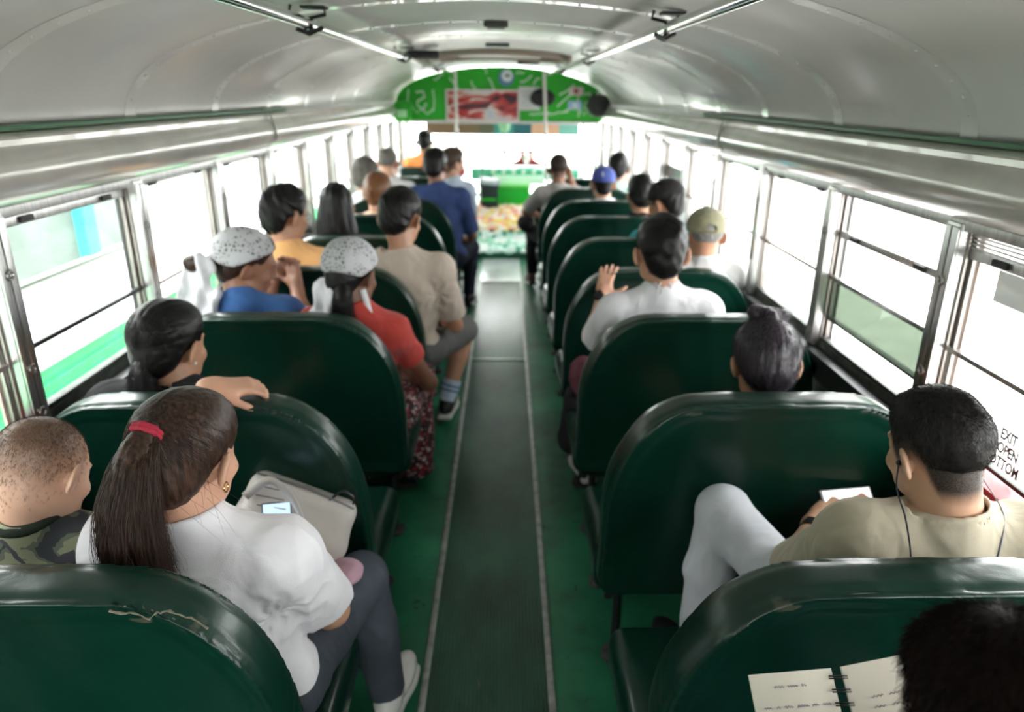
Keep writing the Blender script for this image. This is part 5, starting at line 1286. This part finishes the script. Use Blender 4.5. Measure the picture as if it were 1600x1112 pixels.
def notebook():
    nb = empty('notebook', (.49, .73, .95), 'open spiral notebook with handwritten cream pages', 'notebook')
    # page plane: spine from S0 (top) to S1 (bottom)
    S0 = np.array([.506, .765, .978]); U = unit([.06, -.62, -.60]); paper = simple('cream_paper', (.55, .51, .44), .8)
    M_INK = simple('faded_violet_ink', (.22, .18, .26), .8)
    for s, W, tilt in ((-1, .112, -.13), (1, .16, .10)):
        X = unit(np.array([s*1.0, .04, -.13 if s < 0 else .20])); Nn = unit(np.cross(X, U)); Nn = Nn if Nn[2] > 0 else -Nn
        o0 = S0+X*.007; L = .17; nx, ny = 12, 10; P = []; 
        for layer in (0, -.006):
            for j in range(ny+1):
                for i in range(nx+1):
                    u = i/nx; P.append(o0+X*W*u+U*L*j/ny+Nn*(layer+.006*math.sin(u*math.pi*.9)))
        P = np.array(P); F = []; n1 = (nx+1)*(ny+1)
        for j in range(ny):
            for i in range(nx):
                a = j*(nx+1)+i; F.append((a, a+1, a+nx+2, a+nx+1)); F.append((n1+a, n1+a+nx+1, n1+a+nx+2, n1+a+1))
        ring = [i for i in range(nx+1)]+[(j)*(nx+1)+nx for j in range(1, ny+1)]+[ny*(nx+1)+i for i in range(nx-1, -1, -1)]+[j*(nx+1) for j in range(ny-1, 0, -1)]
        for i in range(len(ring)): a, b = ring[i], ring[(i+1) % len(ring)]; F.append((a, n1+a, n1+b, b))
        pg = npmesh('page_block', P, np.array(F), paper, nb, smooth=False)
        mb = MB(); rg = random.Random(5+s)
        for j in range(11):      # handwriting: small looping pen strokes along each line
            if j in (1,): continue
            v = .018+j*.0125; u0 = .10 if s < 0 else .18; end = rg.uniform(.6, .92); u = u0+(0.25 if j == 0 else 0)
            while u < end:
                wl = rg.uniform(.06, .16); pts = []
                for k in range(int(wl*90)):
                    uu = u+k/90; pts.append(tuple(o0+X*W*uu+U*(v+.0022*math.sin(k*2.1)*rg.uniform(.5, 1))+Nn*(.0006+.006*math.sin(uu*math.pi*.9))))
                if len(pts) > 2: mb.tube(pts, .0005, 3)
                u += wl+.03
        mb.build('handwriting', M_INK, pg)
    n = 0
    for j in range(9):
        c = S0+U*(.012+j*.0165); Xh = np.array([1, 0, 0]); Nn = unit(np.cross(Xh, U)); Nn = Nn if Nn[2] > 0 else -Nn; mb = MB()
        for dd in (-.0016, .0016): mb.tube([tuple(c+U*dd+Xh*.012*math.cos(t)+Nn*(.009*math.sin(t)-.001)) for t in [math.pi*i/10 for i in range(11)]], .0011, 6)
        mb.build('spiral_ring', M_BLKMET, nb)
bpy.data.materials['near_dark_brown_hair'].node_tree.nodes['Principled BSDF'].inputs['Specular IOR Level'].default_value = .1
notebook()
# ---- Q: man with earphones
def exQ(I):
    hd, R = I['hd'], I['R']; wr, el = I['arms'][0][2], I['arms'][0][1]; d = unit(wr-el)
    MB().cyl(tuple(wr-d*.05), tuple(wr-d*.022), .0305, 20, .0300).build('wristwatch', SH_B, I['root'])
Q = person('Q', 'man with short black hair, beige tee and earphones on the nearest right bench', hd=(.912, 1.255, 1.052), sc=1.0, nb=(.945, 1.222, .925), pel=(.93, 1.30, .50),
    SL=(.775, 1.235, .870), SR=(1.105, 1.225, .865), yaw=.22, pitch=.30, roll=-.06, bulk=1.08, skin=S_Q, shirt=T_BEIGE, h=.0052, sleeve=.95, sleeve_r=1.12,
    armL=dict(el=(.735, 1.42, .640), wr=(.855, 1.575, .685), hd=(.75, .45, .35), hn=(-.35, -.3, .85), curl=(.5, .9, .6)), armR=dict(el=(1.10, 1.42, .640), wr=(1.045, 1.575, .685), hd=(-.7, .4, .35), hn=(.4, -.3, .8), curl=(.5, .9, .6)),
    legs={'L': ((.612, 1.590, .705), (.580, 1.590, .25)), 'R': ((.99, 1.60, .50), (.98, 1.60, .12))},
    hairmat=mat_hair('cropped_black_hair', (.004, .0035, .0035), (.03, .024, .022), .5), hair='short', line='fade', ht=.0045, top=.010, rough=.0010, fur_n=30000, furL=.009, bodyfur=(-.030, 9000, .004, .05), stub=dict(v=.97, w=.034, ext=.036),
    trousers=J_WHITE, shoes=(SH_B, SH_B), seed=22, foldamp=.006, shirtfn=armpit(-1, 8, .0055, .12, 5), extra=exQ, neck_r=.055)
ph = empty('phone', (.955, 1.62, .705), 'phone with a bright white screen held by the man in beige', 'phone')
Rp = Euler((.75, .0, .15)).to_matrix()
MB().box((.955, 1.62, .712), (.145, .072, .008), rot=Rp, bev=.003).build('case', simple('phone_case_grey', (.3, .3, .32), .4), ph)
def emis(name, col, st):
    m, nt, b = newmat(name); b.inputs['Base Color'].default_value = tuple(col)+(1,); b.inputs['Emission Color'].default_value = tuple(col)+(1,); b.inputs['Emission Strength'].default_value = st; b.inputs['Roughness'].default_value = .2; return m
nrm = Rp @ Vector((0, 0, 1)); MB().box(tuple(Vector((.955, 1.62, .712))+nrm*.0045), (.135, .064, .0012), rot=Rp).build('screen', emis('lit_white_screen', (.85, .85, .87), .5), ph)
ear = empty('earphones', (.9, 1.2, .9), 'thin dark earphone wires running from the ears down the beige tee', 'earphones')
hd = Q['hd']; R = Q['R']; eL = hd+R@np.array([-.086, .006, -.010]); eR = hd+R@np.array([.086, .006, -.010])
MB().tube([tuple(p) for p in chainpath([eL, eL+np.array([-.004, -.012, -.05]), (.824, 1.175, .955), (.830, 1.150, .905), (.835, 1.138, .86), (.85, 1.135, .80)], 26)], .0016, 6).build('dark_wire', simple('dark_blue_wire', (.01, .015, .03), .4), ear)
MB().tube([tuple(p) for p in chainpath([eR, eR+np.array([.03, -.01, -.06]), (1.04, 1.20, .945), (1.022, 1.168, .918), (1.010, 1.150, .86), (1.0, 1.135, .80)], 26)], .0016, 6).build('pale_wire', simple('grey_blue_wire', (.16, .18, .22), .4), ear)
for e_ in (eL, eR): MB().ball(tuple(e_), .006, 6).build('earbud', M_BLACK, ear)
# ---- R: slouching, head low by the window
person('R', 'person slumped low by the right window, glossy black hair twisted on top', hd=(.818, 1.965, .968), nb=(.82, 1.935, .835), pel=(.82, 2.02, .47),
    SL=(.67, 1.94, .79), SR=(.97, 1.94, .79), yaw=-.1, pitch=.35, bulk=.92, skin=S_TAN, shirt=T_BLACK, h=.007, hairmat=mat_hair('glossy_violet_black_hair', (.008, .006, .009), (.07, .055, .07), .3), hair='pony', line='up', ht=.014, top=.010, tie=(.02, .1, 1.0), trousers=J_DARK, seed=23, rough=.0014,
    hairextra=lambda f: (f.cap((-.04, -.02, .145), (.05, .0, .140), .020, .016, .012), f.cap((.0, -.05, .135), (.03, .03, .145), .016, .014, .01)), fur_n=7000, furL=.02)
# ---- S: white shirt, hand with watch on the bench ahead
def exS(I):
    wr, el = I['arms'][0][2], I['arms'][0][1]; d = unit(wr-el); c = wr-d*.03
    w = MB().cyl(tuple(c-d*.010), tuple(c+d*.010), .0325, 20, .0315).build('watch_strap', SH_B, I['root'])
    nn = unit(np.array([-.45, -.85, .1])); nn = unit(nn-d*(nn@d)); MB().cyl(tuple(c+nn*.024), tuple(c+nn*.042), .023, 20).build('watch_face', simple('dark_watch_dial', (.03, .03, .035), .15, .6), w)
person('S', 'man in a white collared shirt resting his watch hand on the bench ahead', hd=(.637, 2.665, 1.150), nb=(.645, 2.63, 1.01), pel=(.65, 2.70, .50),
    SL=(.475, 2.655, .925), SR=(.815, 2.64, .93), yaw=.05, pitch=.15, sc=1.12, bulk=1.08, skin=S_LIGHT, shirt=T_WHITE, h=.0065, sleeve=.95, sleeve_r=1.12, collar='polo',
    armL=dict(el=(.425, 2.86, .745), wr=(.475, 3.045, .885), hd=(.22, .35, .9), hn=(-.25, -.9, .3), curl=(.25, .45, .35), spread=.09, thumb=(.95, .0), side=1.0),
    hairmat=H_BLACK, hair='short', ht=.008, top=.012, trousers=J_DARK, shoes=(SH_W, M_SOLE), seed=24, extra=exS, bodyfur=(-.012, 1800, .006, .004), fur_n=5000, furL=.014,
    legs={'L': ((.46, 3.0, .50), (.43, 2.98, .10)), 'R': ((.72, 3.03, .50), (.60, 3.0, .10))})
# ---- caps
def cap_on(I, mat, brim=True, logo=None, back=None, name='cap', turn=0):
    f = SDF(); f.ell((0, -.012, .046), (.088, .108, .085)); f.post.append(lambda D, X, Y, Z: np.maximum(D, (.022+.12*np.clip(Y, -.2, .2)*.5-Z))); 
    f.disp(lambda X, Y, Z: -.0012*(np.abs(np.sin(3*np.arctan2(X, Y+.012))) < .05))
    if back: f.ell((0, -.118, .040), (.022, .03, .020), None, .002, 'sub')
    o = field(f, name, mat, .006, I['root'], xf=I['xf'])[0]
    g = SDF(); g.ell((0, .105, .030), (.078, .075, .022)); g.ell((0, .105, .022), (.085, .08, .022), None, .002, 'sub'); g.cutplane((0, .075, 0), (0, -1, 0)) 
    field(g, 'brim', mat, .005, o, xf=I['xf'])
    f = SDF(); f.ell((0, -.012, .133), (.008, .008, .005)); field(f, 'button', mat, .004, o, xf=I['xf'])
    return o
def exT(I):
    o = cap_on(I, mat_cloth('khaki_cap_cloth', (.25, .235, .15)), back=True); X = I['xf']
    pts = X(np.array([(.027*math.cos(t), -.121+.006*abs(math.cos(t)), .036+.024*math.sin(t)) for t in [math.pi*i/12 for i in range(13)]])); MB().tube([tuple(p) for p in pts], .003, 6).build('cap_opening_trim', mat_cloth('khaki_trim', (.16, .15, .09)), o)
    a = X(np.array([(-.026, -.117, .030), (0, -.123, .030), (.026, -.117, .030)])); MB().tube([tuple(p) for p in a], .006, 6).build('cap_strap', mat_cloth('khaki_trim', (.16, .15, .09)), o)
person('T', 'older person in a khaki cap and grey shirt by the right window', hd=(.998, 3.38, 1.085), nb=(1.0, 3.345, .955), pel=(.99, 3.42, .50),
    SL=(.865, 3.34, .905), SR=(1.135, 3.34, .905), yaw=-.05, pitch=.1, skin=S_TAN, shirt=T_LGREY, h=.008, hairmat=H_GREY, hair='short', line='fade', ht=.003, top=0, trousers=J_DARK, seed=25, collar='polo', bulk=.98, extra=exT)
def exU(I): cap_on(I, mat_cloth('charcoal_cap_cloth', (.02, .018, .018)))
person('U', 'person in a teal shirt, glasses and dark cap, looking left', hd=(.958, 4.105, 1.135), nb=(.965, 4.065, .99), pel=(.96, 4.14, .50),
    SL=(.82, 4.05, .93), SR=(1.11, 4.06, .93), yaw=.75, pitch=.25, skin=S_TAN, shirt=T_TEAL, h=.008, hairmat=H_BLACK, hair='short', ht=.010, top=.004, trousers=J_DARK, seed=26, glasses=True, extra=exU)
person('V', 'black-haired person on the sixth right bench, just left of the teal shirt', hd=(.945, 4.82, 1.085), nb=(.95, 4.785, .95), pel=(.95, 4.86, .50),
    SL=(.82, 4.78, .89), SR=(1.08, 4.78, .89), yaw=.1, pitch=.2, skin=S_TAN, shirt=T_BLACK, h=.010, hairmat=H_BLACK, hair='short', line='up', ht=.014, top=.010, trousers=J_DARK, seed=27)
def exW(I):
    o = cap_on(I, mat_cloth('royal_blue_cap_cloth', (.07, .10, .36))); hd, R = I['hd'], I['R']
    for ch, dx, dz in (('L', -.004, .008), ('A', .004, -.004)):
        mt = Matrix.Translation(Vector((hd+R@np.array([-.020+dx, -.122, .055+dz])))) @ Matrix.Rotation(math.pi/2-.35, 4, 'X')
        text('cap_logo', ch, .042, mt, M_SOLE, o, ext=.002)
person('W', 'person in a royal blue baseball cap with a white logo', hd=(.785, 5.545, 1.072), nb=(.79, 5.51, .94), pel=(.79, 5.58, .50),
    SL=(.65, 5.50, .88), SR=(.93, 5.50, .88), yaw=0, pitch=.1, skin=S_LIGHT, shirt=T_WHITE, h=.009, hairmat=H_BLACK, hair='short', ht=.003, top=0, trousers=J_DARK, seed=28, extra=exW)
person('X', 'man in a grey tee and black trousers with close-cropped hair', hd=(.497, 6.27, 1.105), nb=(.495, 6.23, .965), pel=(.50, 6.30, .50),
    SL=(.345, 6.235, .905), SR=(.655, 6.235, .905), yaw=0, pitch=.15, skin=S_BROWN, shirt=T_GREY, h=.009, sleeve=.85, sleeve_r=1.1, hairmat=mat_hair('cropped_brown_hair', (.02, .012, .01), (.06, .04, .03), .6), hair='short', line='fade', ht=.003, top=.003, stub=dict(v=.7, w=.04),
    armL=dict(el=(.225, 6.36, .74), wr=(.33, 6.56, .68)), armR=dict(el=(.67, 6.47, .86), wr=(.61, 6.42, 1.03), hd=(-.2, -.1, 1), hn=(.7, .3, 0)),
    legs={'L': ((.30, 6.66, .51), (.295, 6.60, .11)), 'R': ((.56, 6.66, .50), (.55, 6.62, .11))}, trousers=J_BLACK, shoes=(SH_BR, SH_B), seed=29)
person('Y', 'dark-haired person in a mint shirt holding a hand to the face', hd=(1.02, 6.33, 1.115), nb=(1.01, 6.28, .975), pel=(1.0, 6.33, .50),
    SL=(.87, 6.27, .915), SR=(1.14, 6.27, .915), yaw=-.35, pitch=.1, skin=S_BROWN, shirt=T_MINT, h=.009, hairmat=H_BLACK, hair='pony', line='up', ht=.012, top=.006, tie=(0, -.9, .2), armR=dict(el=(1.13, 6.42, .80), wr=(1.075, 6.36, 1.03), hd=(-.15, -.1, 1), hn=(.7, .5, 0)), trousers=J_DARK, seed=30)

# ================================================================== THINGS PEOPLE CARRY
# white handbag on the lap of the woman in white
hb = empty('handbag', (-.46, 1.60, .58), 'white leather handbag on the lap of the woman in the white tee', 'handbag')
M_BAG = simple('cream_leather', (.50, .47, .44), .42, 0, .08, 12, .15)
f = SDF(); Rb = rotm(.12, .35, .42); c0 = np.array([-.490, 1.615, .668]); f.box(c0, (.140, .045, .095), Rb, .035, .02); f.ell(c0+Rb@np.array([.0, -.01, -.03]), (.145, .062, .07), Rb, .03)
f.disp(folds(41, .0035, 34)); field(f, 'bag_body', M_BAG, .006, hb)
L = lambda x, y, z: tuple(c0+Rb@np.array([x, y, z]))
ribbon('wide_strap', [L(-.13, -.055, .03), L(-.09, -.075, .10), L(-.02, -.085, .075), L(.05, -.085, .0), L(.11, -.08, -.05)], (0, 0, 1), .011, .0018, M_BAG, hb)
ribbon('thin_handle', [L(.06, -.03, .08), L(.085, -.02, .12), L(.12, -.01, .11), L(.125, 0, .06)], (0, 1, 0), .004, .002, SH_B, hb)
mb = MB()
for i in range(4): mb.tube([L(-.12+i*.012, -.058, .065-i*.022), L(-.05+i*.012, -.062, .075-i*.020)], .0012, 5)
mb.build('stitched_lines', SH_B, hb)
MB().tube([L(-.13, -.03, .088), L(0, -.03, .096), L(.13, -.03, .086)], .003, 6).build('zip', simple('zip_grey', (.2, .2, .2), .4, .6), hb)
p2 = empty('phone', (-.52, 1.56, .70), 'smartphone with a pale blue screen in the hand of the woman in white', 'phone')
Rp = Euler((.55, .1, .35)).to_matrix(); MB().box((-.505, 1.530, .702), (.070, .140, .008), rot=Rp, bev=.003).build('case', SH_B, p2)
nrm = Rp @ Vector((0, 0, 1)); MB().box(tuple(Vector((-.505, 1.530, .702))+nrm*.0045), (.064, .130, .0012), rot=Rp).build('screen', emis('pale_blue_screen', (.45, .6, .8), .5), p2)
f = SDF(); f.ell((-.355, 1.50, .585), (.045, .07, .012)); f.ell((-.335, 1.52, .575), (.03, .04, .02), None, .02); f.disp(folds(5, .004, 70)); o, _, _ = field(f, 'pink_cloth', mat_cloth('pink_terry', (.55, .33, .42)), .006, None, loc=(-.355, 1.5, .57)); tag(o, 'small folded pink cloth on the thigh of the woman in white', 'cloth')
# maroon and black bags by the white-shirted man
f = SDF(); f.ell((.385, 2.90, .575), (.055, .085, .070)); f.ell((.40, 2.86, .53), (.05, .08, .06), None, .03); f.disp(folds(9, .008, 45)); o, _, _ = field(f, 'maroon_bundle', mat_cloth('maroon_cloth', (.11, .03, .045), .8, .3), .007, None, loc=(.39, 2.9, .5)); tag(o, 'crumpled maroon cloth bundle on the knee of the man in the white shirt', 'clothing')
bg_ = empty('black_bag', (.36, 2.90, .2), 'black soft bag hanging into the aisle below the maroon bundle', 'bag')
f = SDF(); f.ell((.370, 2.92, .44), (.045, .09, .06)); f.cap((.365, 2.92, .44), (.352, 2.92, .26), .050, .068, .03); f.ell((.350, 2.92, .24), (.052, .09, .06), None, .03); f.disp(folds(17, .007, 40)); field(f, 'bag_body', T_BLACK, .007, bg_)
strap_tube('carry_strap', [(.34, 2.86, .48), (.35, 2.85, .52), (.40, 2.88, .53), (.42, 2.93, .48)], .007, T_BLACK, bg_)
f = SDF(); f.ell((.235, 6.60, .60), (.075, .10, .085)); f.disp(folds(19, .008, 40)); o, _, _ = field(f, 'black_bundle', mat_cloth('black_print_cloth', (.02, .02, .022), .8, .5), .009, None, loc=(.24, 6.6, .55)); tag(o, 'dark patterned bag on the lap of the man in the grey tee', 'bag')
# printed bag beside the man in the sand tee
f = SDF(); f.ell((-.305, 3.585, .60), (.06, .085, .085)); f.disp(folds(23, .006, 45)); o, _, _ = field(f, 'printed_bag', mat_blotch('printed_cream_cloth', [(.5, .42, .3), (.6, .52, .4), (.08, .06, .05), (.55, .46, .34)], 26), .007, None, loc=(-.3, 3.58, .55)); tag(o, 'cream printed cloth bag on the lap of the man in the sand tee', 'bag')
